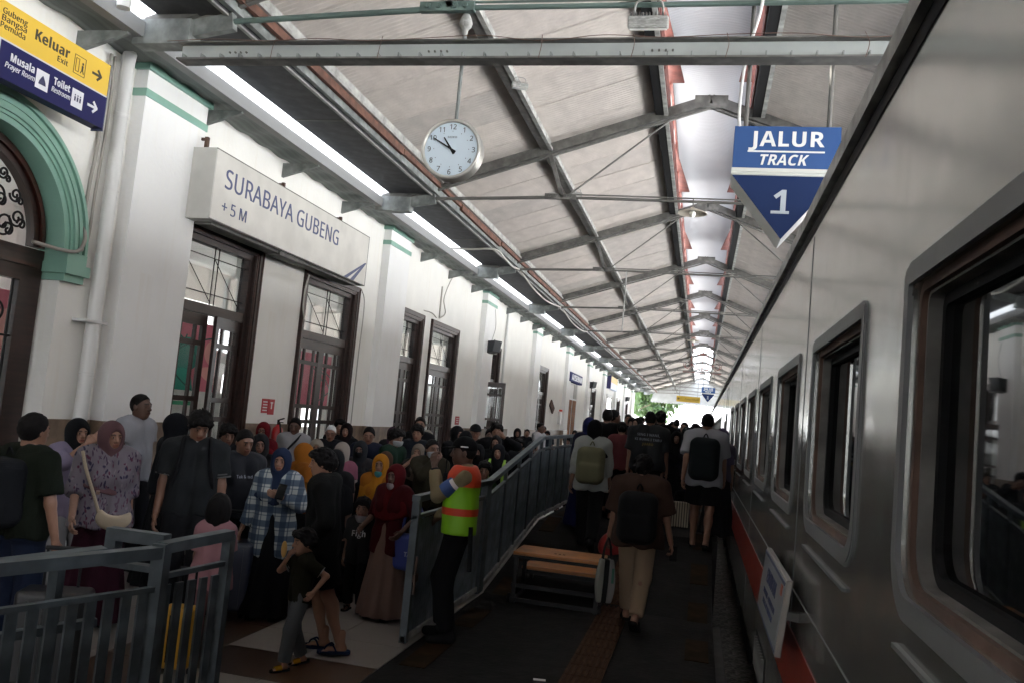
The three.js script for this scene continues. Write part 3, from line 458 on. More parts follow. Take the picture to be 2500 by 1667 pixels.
wallSign('blue sign box with bold white letters above the orange leaved door', -37.5, -41.3, 3.68, 4.1, WX + .2, 0, 'A/ISERAM');
wallSign('yellow and pale blue sign box projecting above the far lit doorway', -54.0, -58.2, 4.2, 5.0, WX + .25, 1);
{ const t = thing('lit_display', 'glowing white display panels in the far doorway', 'display'); mesh('screen', [box(WX + .02, WX + .05, 2.7, 3.6, -56.6, -54.6)], std([.9, .9, .9], .5, { emissive: new THREE.Color(1, 1, 1), emissiveIntensity: 1.6 }), t); mesh('bezel', [box(WX + .01, WX + .045, 2.64, 3.66, -56.7, -54.5)], M.black, t); const l = new THREE.RectAreaLight(0xffffff, 1.5, 2, .9); l.position.set(WX + .07, 3.15, -55.6); l.lookAt(WX + 3, 3.15, -55.6); t.add(l); }
{ const t = thing('overhead_sign', 'yellow hanging sign with a left arrow at the far end of the platform', 'hanging sign', [-.9, 4.1, -54]); mesh('board', box(-.72, .72, -.36, 0, -.05, 0), std([.68, .45, .045], .4), t); mesh('lettering', [text('Pintu Keluar', .1, .004, fontR, 0, .85).translate(.22, -.22, 0), new THREE.BoxGeometry(.14, .03, .004).translate(-.58, -.18, .002), new THREE.BoxGeometry(.09, .03, .004).rotateZ(.8).translate(-.62, -.155, .002), new THREE.BoxGeometry(.09, .03, .004).rotateZ(-.8).translate(-.62, -.205, .0025), ...[[-.44, -.436, -.27, -.09], [-.33, -.326, -.27, -.09]].map(([a, b, c, d]) => box(a, b, c, d, 0, .004))], std([.1, .07, .02], .6), t); for (const s of [-.55, .55]) mesh('hanger_rod', rod(V(s, 0, -.02), V(s, 1.3, -.02), .015), M.steelDark, t); }

// ---------------------------------------------------------------- lamps, loudspeakers, pipes, cables
function speaker(label, z, y) { const t = thing('loudspeaker', label, 'loudspeaker', [-5.85, y, z], 0); const s = new THREE.Shape([[.06, -.17], [.3, -.12], [.36, .16], [.06, .14]].map(q => new THREE.Vector2(...q))); mesh('cabinet', new THREE.ExtrudeGeometry(s, { depth: .3, bevelEnabled: true, bevelSize: .012, bevelThickness: .012, bevelSegments: 2 }).rotateY(-.45).translate(.02, 0, -.12), std([.022, .026, .032], .5), t); mesh('wall_arm', [rod(V(-.0, .05, 0), V(.12, .04, 0), .018), box(-.01, .01, -.05, .12, -.05, .05), rod(V(.12, .03, 0), V(.14, .22, .02), .01)], M.blackMetal, t); return t; }
speaker('black loudspeaker on the third pilaster, largest of those on the wall', -22.75, 3.72); speaker('black loudspeaker on the wall beside the blue sign, the middle one along the wall', -44.8, 3.9); speaker('black loudspeaker farthest along the wall near the bright exit', -66.4, 4.0);
{ const t = thing('drain_pipe', 'white plastic drain pipe beside the pilaster right of the arch', 'drain pipe'); mesh('pipe', [rod(V(-5.9, 0, -7.24), V(-5.9, 5.15, -7.24), .066, 18), tube([V(-5.9, 5.1, -7.24), V(-5.88, 5.2, -7.24), V(-5.8, 5.25, -7.2)], .066, 10, 14)], M.pvc, t); mesh('coupling', [[1.9, 1.94], [4.5, 4.56], [3.75, 3.76]].map(([a, b]) => rod(V(-5.9, a, -7.24), V(-5.9, b, -7.24), .071, 18)), M.pvc, t); mesh('clamp', [2.42].map(y => box(-5.99, -5.825, y, y + .025, -7.36, -7.06)), M.pvc, t);
  const t2 = thing('roof_pipe', 'short white upright pipe standing on the awning beam', 'pipe'); mesh('pipe', rod(V(-5.3, 5.2, -6.35), V(-5.3, 5.62, -6.35), .06, 16), M.pvc, t2); mesh('cap', new THREE.CylinderGeometry(.064, .064, .03, 16).translate(-5.3, 5.62, -6.35), M.pvc, t2);
  const t3 = thing('drain_pipe', 'thin grey downpipe on the wall right of the loudspeaker pilaster', 'drain pipe'); mesh('pipe', rod(V(-5.96, 0, -25.1), V(-5.96, 5.1, -25.1), .035, 8), M.pvc, t3);
}
tag(mesh('cable', [tube([V(-5.97, 5.1, -7.08), V(-5.96, 4.6, -7.02), V(-5.97, 4.2, -7.06), V(-5.95, 3.8, -7.0), V(-5.96, 3.4, -7.0), V(-5.9, 3.2, -6.98), V(-5.9, 3.08, -6.92), V(-5.9, 3.04, -6.7), V(-5.95, 3.05, -6.4)], .018, 60), tube([V(-5.97, 5.1, -7.14), V(-5.95, 4.4, -7.12), V(-5.96, 3.7, -7.10), V(-5.96, 3.2, -7.08), V(-5.93, 3.08, -6.98)], .015, 50)], std([.35, .33, .30], .8)), 'grey tangled cables running down beside the drain pipe to the arch', 'cable');
tag(mesh('cable', [rod(V(-5.98, 4.67, -18.44), V(-5.98, 3.95, -18.44), .018), tube([V(-5.98, 5.1, -19.3), V(-5.9, 4.8, -18.7), V(-5.95, 4.4, -18.55), V(-5.95, 4.1, -18.75), V(-5.97, 3.93, -18.4)], .012, 40), tube([V(-5.97, 3.92, -18.2), V(-5.97, 3.98, -17.9), V(-5.97, 3.96, -17.3)], .012)], std([.45, .42, .38], .8)), 'thin cable and conduit dropping to the door right of the second pilaster', 'cable');
tag(mesh('cable', [tube([V(-5.93, 3.72, -11.75), V(-5.9, 3.5, -11.62), V(-5.92, 3.2, -11.66), V(-5.93, 3.05, -11.75)], .014, 24)], M.cable), 'pale cable looping over the left corner of the second door', 'cable');
tag(mesh('cable', [tube([V(-5.97, 3.85, -13.85), V(-5.96, 3.7, -14.0), V(-5.98, 2.6, -14.05), V(-5.98, 1.5, -14.05)], .01, 40)], M.cable), 'thin pale cable dropping along the right side of the second door', 'cable');
tag(mesh('cable', [tube([V(-5.84, 4.8, -23.0), V(-5.8, 4.3, -23.05), V(-5.84, 3.9, -22.9)], .008, 24)], M.cable), 'thin cable hanging down the third pilaster to the loudspeaker', 'cable');
function flood(label, x, y, z, ry = 0) { const t = thing('floodlight', label, 'floodlight', [x, y, z], ry); mesh('housing', rbox(.33, .1, .13, .015, 0, 0, 0), M.steelLight, t); mesh('lens', box(-.15, .15, -.056, -.05, -.055, .055), std([.7, .7, .68], .3), t); const f = []; for (let i = 0; i < 12; i++) f.push(box(-.15 + i * .026, -.145 + i * .026, .05, .08, -.05, .05)); mesh('cooling_fin', f, M.steelDark, t); mesh('bracket', tube([V(-.12, .05, 0), V(-.1, .16, 0), V(0, .18, 0), V(.1, .16, 0), V(.12, .05, 0)], .01), M.steelLight, t); return t; }
flood('grey finned floodlight hanging above the cross beam, left of the ridge strip', -.66, 5.22, -6.8).rotation.x = .35;
flood('small floodlight clamped on the purlin right of the clock', -2.5, 5.98, -10.0, .4).scale.setScalar(.62); flood('small floodlight on the purlin beyond the second truss, right of the node', -2.5, 5.98, -15.0, .3).scale.setScalar(.6);
function pendant(label, x, y, z, top) { const t = thing('pendant_lamp', label, 'lamp', [x, y, z]); mesh('shade', new THREE.LatheGeometry([[.02, .1], [.05, .08], [.22, .012], [.225, 0], [.215, .002], [.05, .065], [.02, .07]].map(q => new THREE.Vector2(...q)), 28), std([.55, .5, .42], .4, { side: THREE.DoubleSide }), t); mesh('bulb', new THREE.SphereGeometry(.05, 14, 10).scale(1, 1.2, 1).translate(0, .0, 0), std([.9, .88, .8], .3), t); mesh('stem', rod(V(0, .08, 0), V(0, top, 0), .01), M.steelDark, t); return t; }
pendant('white disc pendant lamp hanging left of the nearer blue track sign', -.36, 5.2, -13, .24); pendant('small pendant lamp hung under a truss beyond the T shaped pipe', -.5, 5.2, -31.6, .22);
{ const t = thing('hanging_bar', 'T shaped pipe hanging from the third truss over the crowd', 'hanging pipe', [-1.9, 4.0, -19.25]); mesh('pipe', rod(V(0, 0, 0), V(0, 1.42, 0), .016), M.steelLight, t); mesh('crossbar', bar(V(-.2, 0, 0), V(.19, 0, 0), .03, .02), M.steelDark, t); }

// ---------------------------------------------------------------- coaches
const wavy = dtex(512, (u, v) => .75 * fbm(u * 8, v * 9, 0, 2, 41) + .25 * fbm(u * 20, v * 16, 0, 2, 43), false, .24);
const paintDirt = dtex(512, (u, v) => { const a = fbm(u * 8, v * 8, 8, 5, 51) - .47, s = Math.max(0, fbm(u * 50, v * 3, 0, 3, 52) - .52); const k = .95 + a * .12 - s * .2; return [k, k, k * .98]; }, true, .3);
const paint = phys([.46, .47, .465], .19, { metalness: .78, clearcoat: .2, clearcoatRoughness: .08, map: paintDirt, bumpMap: wavy, bumpScale: .02, clearcoatNormalScale: new THREE.Vector2(1, 1) });
const paintTrim = phys([.16, .165, .175], .55, { map: paintDirt, specularIntensity: .5 });
const redStripe = phys([.30, .030, .016], .4, { clearcoat: .5, clearcoatRoughness: .12, map: paintDirt });
const coachGlass = phys([.008, .009, .010], .025, { ior: 1.6, specularIntensity: 1 });
const TX = .52;
const rr4 = (u0, u1, y0, y1, rb, rt, P = THREE.Shape) => { const s = new P(); s.moveTo(u0 + rb, y0); s.lineTo(u1 - rb, y0); s.absarc(u1 - rb, y0 + rb, rb, -Math.PI / 2, 0, false); s.lineTo(u1, y1 - rt); s.absarc(u1 - rt, y1 - rt, rt, 0, Math.PI / 2, false); s.lineTo(u0 + rt, y1); s.absarc(u0 + rt, y1 - rt, rt, Math.PI / 2, Math.PI, false); s.lineTo(u0, y0 + rb); s.absarc(u0 + rb, y0 + rb, rb, Math.PI, 1.5 * Math.PI, false); return s; };
const ext = (s, d, x, cs = 8) => wuv(new THREE.ExtrudeGeometry(s, { depth: d, bevelEnabled: false, curveSegments: cs }).rotateY(Math.PI / 2).translate(x, 0, 0).toNonIndexed());
function coach(label) {
  const t = thing('passenger_coach', label, 'train coach');
  const s = new THREE.Shape([[-5, .2], [21.2, .2], [21.2, 3.02], [-5, 3.02]].map(q => new THREE.Vector2(...q))), wins = [];
  for (let i = -2; i < 8; i++) { const u0 = 1.08 + 1.968 * i, u1 = u0 + 1.38; wins.push([u0, u1]); }
  const g = .045; wins.forEach(([a, b]) => s.holes.push(rr4(a + g, b - g, 1.5 + g, 2.39 - g, .13, .05, THREE.Path)));
  s.holes.push(rr4(18.75, 19.35, 1.45, 2.35, .06, .06, THREE.Path));
  mesh('body', [ext(s, .05, TX), box(TX, 3.38, .2, .26, -21.2, 5), box(3.33, 3.38, .26, 3.02, -21.2, 5), box(TX + .05, 3.33, .26, 3.02, -21.2, -21.15), box(TX + .05, 3.33, .26, 3.02, 4.95, 5)], paint, t);
  { const pts = []; for (let i = 0; i <= 16; i++) { const a = Math.PI * (1 - i / 16); pts.push(new THREE.Vector2(1.95 + 1.43 * Math.cos(a), 3.10 + .62 * Math.pow(Math.sin(a), .75))); } const r = new THREE.Shape(pts); mesh('roof', wuv(new THREE.ExtrudeGeometry(r, { depth: 26.2, bevelEnabled: false }).translate(0, 0, -21.2).toNonIndexed()), std([.30, .30, .29], .6, { map: dirt2 }), t); }
  mesh('rain_gutter', [box(TX - .035, TX + .05, 3.085, 3.14, -21.2, 5), box(TX - .035, TX - .02, 3.14, 3.16, -21.2, 5)], M.steelLight, t);
  mesh('gutter_groove', box(TX - .004, TX + .04, 3.02, 3.085, -21.2, 5), M.black, t);
  const ring = (u0, u1, y0, y1, rb, rt, w) => { const o = rr4(u0, u1, y0, y1, rb, rt); o.holes.push(rr4(u0 + w, u1 - w, y0 + w, y1 - w, Math.max(.01, rb - w * .6), Math.max(.01, rt - w * .6), THREE.Path)); return o; };
  const [u0, u1] = [0, 1.38];
  const gf = ext(ring(u0, u1, 1.5, 2.39, .16, .035, .048), .014, TX - .010), gl = ext(ring(u0 - .012, u1 + .012, 1.487, 2.403, .17, .06, .014), .012, TX - .006), gs = ext(ring(u0 + .04, u1 - .04, 1.54, 2.35, .13, .05, .03), .05, TX + .02), gi = ext(ring(u0 + .055, u1 - .055, 1.555, 2.335, .12, .05, .022), .07, TX + .035), gd = ext(ring(u0 + .065, u1 - .065, 1.565, 2.325, .11, .05, .04), .05, TX + .07), gp = ext(rr4(u0 + .09, u1 - .09, 1.59, 2.3, .1, .04), .006, TX + .09);
  const lip = [bar(V(TX - .004, 1.415, -.1), V(TX - .004, 1.415, -1.3), .02, .012)];
  for (const [a] of wins) {
    const w = mesh('window', gf, paintTrim, t); w.position.z = -a;
    mesh('outer_lip', gl, paintTrim, w); mesh('rusty_frame', gs, M.rust, w); mesh('inner_frame', gi, M.steelDark, w); mesh('seal', gd, M.black, w); mesh('pane', gp, coachGlass, w); mesh('drip_ledge', lip, paintTrim, w);
  }
  const w = mesh('door_window', ext(ring(18.72, 19.38, 1.42, 2.38, .08, .08, .04), .02, TX - .01), paintTrim, t); mesh('pane', ext(rr4(18.75, 19.35, 1.45, 2.35, .06, .06), .006, TX + .04), coachGlass, w);
  mesh('door_seam', [box(TX - .004, TX + .002, .3, 2.9, -18.51, -18.49), box(TX - .004, TX + .002, .3, 2.9, -19.56, -19.54), box(TX - .004, TX + .002, 2.9, 2.915, -19.55, -18.5)], M.black, t);
  for (let u = .8; u < 18; u += 3.936) mesh('panel_seam', box(TX - .0025, TX + .002, .26, 3.0, -u - .004, -u + .004), paintTrim, t);
  mesh('weld_line', box(TX - .003, TX + .002, 1.145, 1.15, -21.2, 5), paintTrim, t);
  for (const z of [-18.35, -19.7]) mesh('handrail', rod(V(TX - .05, .9, z), V(TX - .05, 2.2, z), .014), M.steelLight, t);
  mesh('red_stripe', box(TX - .004, TX, .63, .95, -21.2, 5), redStripe, t);
  const lv = []; for (let i = 0; i < 9; i++) lv.push(bar(V(TX - .008, .24, -6.1 - i * .085), V(TX - .008, .44, -6.1 - i * .085), .03, .012));
  const vent = mesh('vent_grille', [box(TX - .003, TX + .01, .21, .47, -6.95, -6.02)], M.black, t); mesh('louvre', lv, M.steelDark, vent);
  const uf = []; for (let z = 3; z > -20; z -= 3.2) uf.push(box(TX + .15, 3.2, -.5, .2, z - 2.2, z)); mesh('underframe', uf, M.blackMetal, t);
  const wh = []; for (const z of [2, -.4, -15, -17.4]) for (const x of [1.12, 2.2]) wh.push(new THREE.CylinderGeometry(.42, .42, .12, 24).rotateZ(Math.PI / 2).translate(x, -.55, z)); mesh('wheel', wh, M.blackMetal, t);
  return t;
}
const c0 = coach('silver grey passenger coach with red stripe, nearest, filling the right side');
for (const i of [1, 2, -1]) { const c = c0.clone(); c.name = numbered('passenger_coach'); c.position.z = -26.6 * i; c.userData.label = i < 0 ? 'silver coach coupled behind the camera, its near end beside the viewer' : i === 1 ? 'second silver coach coupled beyond the nearest one, seen beside the exit' : 'third and farthest silver coach of the train'; scene.add(c); }
{ // removable destination board
  const t = thing('destination_board', 'white destination board with blue lettering hung on the train side', 'sign board', [.44, 1.07, -4.9]); t.rotation.z = -.10;
  mesh('board', rbox(.03, .36, 1.22, .006), std([.26, .24, .22], .5, { map: dirt }), t); mesh('face_panel', box(-.018, -.015, -.165, .165, -.595, .595), std([.20, .215, .225], .4, { map: dirt }), t);
  const put = (g, z, y) => g.rotateY(-Math.PI / 2).translate(-.018, y, z), bl = std([.03, .04, .10], .5);
  mesh('lettering', [put(text('EKONOMI', .075, .003, fontB, 0, .55), .0, .03), put(text('SURABAYA - PURWOKERTO', .03, .002, fontR, 0, .7), 0, -.04), put(text('KERETA API INDONESIA', .028, .002, fontR, 0, .6), .0, -.09)], bl, t); mesh('emblem', [box(-.021, -.018, .09, .14, .47, .53)], std([.4, .08, .03], .5), t);
  mesh('border', [box(-.02, -.017, .15, .165, -.595, .595), box(-.02, -.017, -.165, -.155, -.595, .595)], bl, t);
  for (const z of [-.48, .48]) mesh('hook', box(.0, .09, -.02, .02, z - .02, z + .02), M.steelDark, t);
}

// ---------------------------------------------------------------- railings
{ // ramp fence with ribbed sheet panels
  const t = thing('ramp_fence', 'grey steel fence with sheet panels rising along the ramp behind the guard', 'fence');
  const x = FX, rail = (z0, y0, z1, y1, w, h) => bar(V(x, y0, z0), V(x, y1, z1), w, h);
  mesh('top_rail', [rail(-6.66, 1.165, -9.07, 1.165, .07, .05), rail(-9.05, 1.15, -12.1, 1.63, .07, .05), rail(-12.1, 1.63, -17.5, 1.66, .07, .05)], M.rail, t);
  mesh('middle_rail', [rail(-6.66, 1.015, -9.07, 1.015, .04, .03), rail(-9.07, 1.0, -12.1, 1.47, .04, .03), rail(-12.1, 1.47, -17.5, 1.5, .04, .03)], M.rail, t);
  for (const z of [-6.69, -7.9, -9.07]) mesh('post', box(x - .03, x + .03, .02, 1.15, z - .03, z + .03), M.rail, t);
  mesh('wide_post', box(x - .035, x + .035, 0, 1.16, -9.12, -8.92), M.rail, t);
  for (let z = -9.9; z > -17.5; z -= .72) { const f = floorAt(0, z), y = z > -12.1 ? 1.15 + (z + 9.05) / -3.05 * .48 : 1.63; mesh('post', box(x - .02, x + .02, f, y, z - .025, z + .025), M.rail, t); }
  const pan = (z0, z1, b0, b1, t0, t1) => { const n = Math.round((z0 - z1) / .016); const g = new THREE.PlaneGeometry(1, 1, n, 1), a = g.attributes.position; for (let i = 0; i < a.count; i++) { const u = a.getX(i) + .5, v = a.getY(i) + .5, z = z0 + (z1 - z0) * u, b = b0 + (b1 - b0) * u, tt = t0 + (t1 - t0) * u, k = Math.round(u * n) % 4; a.setXYZ(i, x + (k < 2 ? .002 : -.002), b + (tt - b) * v, z); } g.computeVertexNormals(); return wuv(g); };
  const pm = M.railPanel.clone(); pm.side = THREE.DoubleSide;
  mesh('sheet_panel', pan(-6.72, -7.87, .06, .06, .985, .985), pm, t); mesh('sheet_panel', pan(-7.93, -8.92, .06, .06, .985, .985), pm, t);
  mesh('sheet_panel', pan(-9.12, -12.1, .03, .5, 1.0, 1.44), pm, t); mesh('sheet_panel', pan(-12.1, -17.5, .5, .5, 1.44, 1.47), pm, t);
  mesh('bottom_rail', [rail(-6.66, .05, -8.95, .05, .04, .05), rail(-9.05, .04, -12.1, .51, .05, .05), rail(-12.1, .51, -17.5, .51, .05, .05)], M.steelLight, t);
  mesh('latch', [box(x + .02, x + .05, .5, .56, -6.75, -6.67), rod(V(x + .04, .4, -6.7), V(x + .04, .7, -6.7), .01)], M.rust, t);
}
{ // barrier railing in the near left corner
  const t = thing('barrier_railing', 'grey painted steel barrier railing with flat slats in the near left corner', 'railing');
  const A = V(-2.50, 0, -3.75), B = V(-2.42, 0, -4.22), L = V(-3.35, 0, -1.25), up = y => p => V(p.x, y, p.z);
  const at = (p, y) => V(p.x, y, p.z);
  const seg = (P, Q, y0, y1, w, h) => bar(at(P, y0), at(Q, y1), w, h);
  mesh('post', box(A.x - .035, A.x + .035, 0, 1.13, A.z - .03, A.z + .03), M.rail, t); mesh('post', box(B.x - .025, B.x + .025, 0, 1.13, B.z - .025, B.z + .025), M.rail, t);
  mesh('top_rail', [seg(A, L, 1.09, 1.09, .07, .055)], M.rail, t); mesh('top_rail', [seg(A, B, 1.11, 1.13, .07, .05)], M.rail, t);
  mesh('middle_rail', [seg(A, L, .915, .915, .035, .025), seg(A, B, .97, .98, .03, .025)], M.rail, t);
  mesh('gate_block', [box(A.x - .36, A.x - .03, 1.10, 1.16, A.z - .11, A.z - .05), box(A.x - .36, A.x - .30, 1.0, 1.10, A.z - .11, A.z - .05), box(A.x - .08, A.x - .03, .9, 1.10, A.z - .11, A.z - .05), box(A.x - .36, A.x - .03, .97, 1.0, A.z - .11, A.z - .05)], M.rail, t);
  const G0 = V(A.x - .30, 0, A.z + .02), G1 = V(-3.55, 0, -2.6);
  mesh('sloping_rail', [seg(G0, G1, 1.05, .93, .09, .06)], M.rail, t); mesh('rail_support', [.15, .5, .85].map(k => { const p = G0.clone().lerp(G1, k); return box(p.x - .025, p.x + .025, 0, 1.0 - .1 * k, p.z - .025, p.z + .025); }), M.rail, t); mesh('lower_rail', [seg(G0, G1, .72, .62, .05, .04)], M.rail, t);
  const dir = L.clone().sub(A), len = dir.length(), ry = Math.atan2(dir.x, dir.z), sl = wuv(new THREE.BoxGeometry(.014, .87, .05).translate(0, .47, 0));
  for (let k = .075; k < len; k += .088) { const o = mesh('slat', sl, M.rail, t); o.position.copy(A).addScaledVector(dir, k / len); o.rotation.y = ry; }
  const d2 = B.clone().sub(A), l2 = d2.length(), r2 = Math.atan2(d2.x, d2.z);
  for (let k = .06; k < l2; k += .085) { const o = mesh('slat', sl, M.rail, t); o.position.copy(A).addScaledVector(d2, k / l2); o.position.y = .02; o.rotation.y = r2; }
  mesh('base_rail', [seg(A, L, .06, .06, .035, .03), seg(A, B, .06, .06, .03, .03)], M.rail, t);
}
tag(mesh('paper_scrap', new THREE.BoxGeometry(.09, .004, .035).rotateY(.2).translate(-1.02, .004, -6.35), M.white), 'small pale paper scrap lying on the dark platform left of the tactile strip', 'litter');
{ // step stool
  const t = thing('step_stool', 'black steel boarding step with two orange wooden treads on the dark platform', 'step stool', [-1.33, 0, -9.0], .0);
  const hw = .455; const f = []; for (const s of [-1, 1]) f.push(bar(V(s * (hw - .03), .0, .25), V(s * (hw - .03), .48, .22), .04, .04), bar(V(s * (hw - .03), 0, -.72), V(s * (hw - .03), .27, -.70), .04, .04), bar(V(s * (hw - .03), .48, .24), V(s * (hw - .03), .48, -.26), .04, .03), bar(V(s * (hw - .03), .48, -.24), V(s * (hw - .03), .02, -.26), .04, .04), bar(V(s * (hw - .03), .25, -.26), V(s * (hw - .03), .25, -.72), .04, .03), bar(V(s * (hw - .03), .03, .24), V(s * (hw - .03), .03, -.72), .035, .03));
  f.push(box(-hw, hw, .455, .487, .235, .26), box(-hw, hw, .02, .06, .24, .27), box(-hw, hw, .02, .06, -.74, -.71), box(-hw, hw, .22, .26, -.3, -.27), box(-hw, hw, .16, .2, .225, .25));
  mesh('frame', f, M.blackMetal, t); mesh('tread', rbox(.92, .035, .52, .008, 0, .505, 0), M.stoolWood, t); mesh('tread', rbox(.92, .035, .44, .008, 0, .28, -.5), M.stoolWood, t);
  mesh('lettering', text('# C K', .035, .002, fontB).rotateX(-Math.PI / 2).translate(.0, .523, .12), M.black, t);
  for (const s of [-1, 1]) for (const z of [.25, -.7]) mesh('caster', new THREE.CylinderGeometry(.05, .05, .03, 14).rotateZ(Math.PI / 2).translate(s * (hw + .01), .05, z), M.black, t);
}

// ---------------------------------------------------------------- trees and wall beyond the far exit
{
  const leafM = [[.07, .13, .03], [.10, .18, .045], [.05, .10, .025]].map(c => phys(c, .7, { side: THREE.DoubleSide, transmission: .25, thickness: 0 }));
  const leafG = new THREE.PlaneGeometry(.5, .28);
  const tree = (label, x, z, h, r) => {
    const t = thing('tree', label, 'tree', [x, .3, z]); const tr = [tube([V(0, 0, 0), V(.1, h * .3, .05), V(-.1, h * .6, .1)], .16, 12, 8)]; for (let i = 0; i < 7; i++) { const a = i * 2.4, y = h * (.3 + .05 * i); tr.push(tube([V(0, y, 0), V(Math.cos(a) * r * .5, y + h * .16, Math.sin(a) * r * .5), V(Math.cos(a) * r * .85, y + h * .24, Math.sin(a) * r * .85)], .05, 8, 6)); }
    mesh('trunk', tr, std([.12, .09, .06], .9), t);
    leafM.forEach((m, mi) => { const n = 1000, o = new THREE.Object3D(), gs = []; for (let i = 0; i < n; i++) { const c = Math.floor(rnd() * 16), ca = c * 2.4, cr = r * (.25 + .7 * hash(c, mi, 9)), cy = h * (.45 + .5 * hash(c, 3, mi)); o.position.set(Math.cos(ca) * cr + rr(-1, 1) * r * .3, cy + rr(-1, 1) * r * .25, Math.sin(ca) * cr + rr(-1, 1) * r * .3); o.rotation.set(rr(0, 6), rr(0, 6), rr(0, 6)); o.scale.setScalar(rr(.6, 1.5)); o.updateMatrix(); gs.push(leafG.clone().applyMatrix4(o.matrix)); } mesh('crown', gs, m, t); });
  };
  tree('broad green tree beyond the end of the wall, leftmost behind the far exit', -8.6, -97, 8, 3.4); tree('green tree just beyond the far gable, left of the bright opening', -5.6, -104, 7, 2.6); tree('tall pale tree far left beyond the building end', -16, -112, 12, 5);
}

// ---------------------------------------------------------------- people: signed distance fields meshed with surface nets
function surfNet(lo, hi, h, f) {
  const nx = Math.ceil((hi[0] - lo[0]) / h) + 2, ny = Math.ceil((hi[1] - lo[1]) / h) + 2, nz = Math.ceil((hi[2] - lo[2]) / h) + 2, B = 6;
  const G = new Float32Array(nx * ny * nz), id = (i, j, k) => i + nx * (j + ny * k);
  for (let K = 0; K < nz; K += B) for (let J = 0; J < ny; J += B) for (let I = 0; I < nx; I += B) {
    const hw = B * h / 2, d = f(lo[0] + I * h + hw, lo[1] + J * h + hw, lo[2] + K * h + hw), skip = Math.abs(d) > hw * 1.9 + .035;
    for (let k = K; k < Math.min(nz, K + B); k++) for (let j = J; j < Math.min(ny, J + B); j++) for (let i = I; i < Math.min(nx, I + B); i++) G[id(i, j, k)] = skip ? d : f(lo[0] + i * h, lo[1] + j * h, lo[2] + k * h);
  }
  const vi = new Int32Array(nx * ny * nz).fill(-1), pos = [], ind = [], v = [0, 0, 0];
  const E = [[0, 1], [2, 3], [4, 5], [6, 7], [0, 2], [1, 3], [4, 6], [5, 7], [0, 4], [1, 5], [2, 6], [3, 7]], c = new Float32Array(8);
  for (let k = 0; k < nz - 1; k++) for (let j = 0; j < ny - 1; j++) for (let i = 0; i < nx - 1; i++) {
    let m = 0; for (let q = 0; q < 8; q++) { c[q] = G[id(i + (q & 1), j + ((q >> 1) & 1), k + (q >> 2))]; if (c[q] < 0) m |= 1 << q; }
    if (m === 0 || m === 255) continue;
    let n = 0; v[0] = v[1] = v[2] = 0;
    for (const [a, b] of E) { if (((m >> a) & 1) === ((m >> b) & 1)) continue; const t = c[a] / (c[a] - c[b]); n++; for (let q = 0; q < 3; q++) { const pa = (a >> q) & 1, pb = (b >> q) & 1; v[q] += pa + (pb - pa) * t; } }
    vi[id(i, j, k)] = pos.length / 3; pos.push(lo[0] + (i + v[0] / n) * h, lo[1] + (j + v[1] / n) * h, lo[2] + (k + v[2] / n) * h);
  }
  const quad = (a, b, c2, d, fl) => { if (a < 0 || b < 0 || c2 < 0 || d < 0) return; if (fl) ind.push(a, c2, b, b, c2, d); else ind.push(a, b, c2, b, d, c2); };
  for (let k = 1; k < nz - 1; k++) for (let j = 1; j < ny - 1; j++) for (let i = 1; i < nx - 1; i++) {
    const s = G[id(i, j, k)] < 0;
    if (i < nx - 1 && s !== G[id(i + 1, j, k)] < 0) quad(vi[id(i, j - 1, k - 1)], vi[id(i, j, k - 1)], vi[id(i, j - 1, k)], vi[id(i, j, k)], !s);
    if (j < ny - 1 && s !== G[id(i, j + 1, k)] < 0) quad(vi[id(i - 1, j, k - 1)], vi[id(i - 1, j, k)], vi[id(i, j, k - 1)], vi[id(i, j, k)], !s);
    if (k < nz - 1 && s !== G[id(i, j, k + 1)] < 0) quad(vi[id(i - 1, j - 1, k)], vi[id(i, j - 1, k)], vi[id(i - 1, j, k)], vi[id(i, j, k)], !s);
  }
  const g = new THREE.BufferGeometry(); g.setAttribute('position', new THREE.Float32BufferAttribute(pos, 3)); g.setIndex(ind); g.computeVertexNormals();
  const uv = new Float32Array(pos.length / 3 * 2); for (let i = 0; i < uv.length / 2; i++) { uv[2 * i] = pos[3 * i] + .5; uv[2 * i + 1] = pos[3 * i + 1] / 2; } g.setAttribute('uv', new THREE.BufferAttribute(uv, 2));
  return g;
}
const cap = (x, y, z, a, b, ra, rb) => { const dx = b.x - a.x, dy = b.y - a.y, dz = b.z - a.z, px = x - a.x, py = y - a.y, pz = z - a.z; let t = (px * dx + py * dy + pz * dz) / (dx * dx + dy * dy + dz * dz + 1e-9); t = t < 0 ? 0 : t > 1 ? 1 : t; return Math.hypot(px - dx * t, py - dy * t, pz - dz * t) - (ra + (rb - ra) * t); };
const ell = (x, y, z, c, r) => { const q = Math.hypot((x - c[0]) / r[0], (y - c[1]) / r[1], (z - c[2]) / r[2]); return (q - 1) * Math.min(r[0], r[1], r[2]); };
const smin = (a, b, k) => { const h = Math.max(0, k - Math.abs(a - b)) / k; return Math.min(a, b) - h * h * k * .25; };
const smax = (a, b, k) => -smin(-a, -b, k);
const geoCache = {};
const cached = (key, f) => geoCache[key] ||= f();
const ncol = (g, f) => { const p = g.attributes.position, c = new Float32Array(p.count * 3); for (let i = 0; i < p.count; i++) { const q = f(p.getX(i), p.getY(i), p.getZ(i)); c[3 * i] = q[0]; c[3 * i + 1] = q[1]; c[3 * i + 2] = q[2]; } g.setAttribute('color', new THREE.BufferAttribute(c, 3)); return g; };

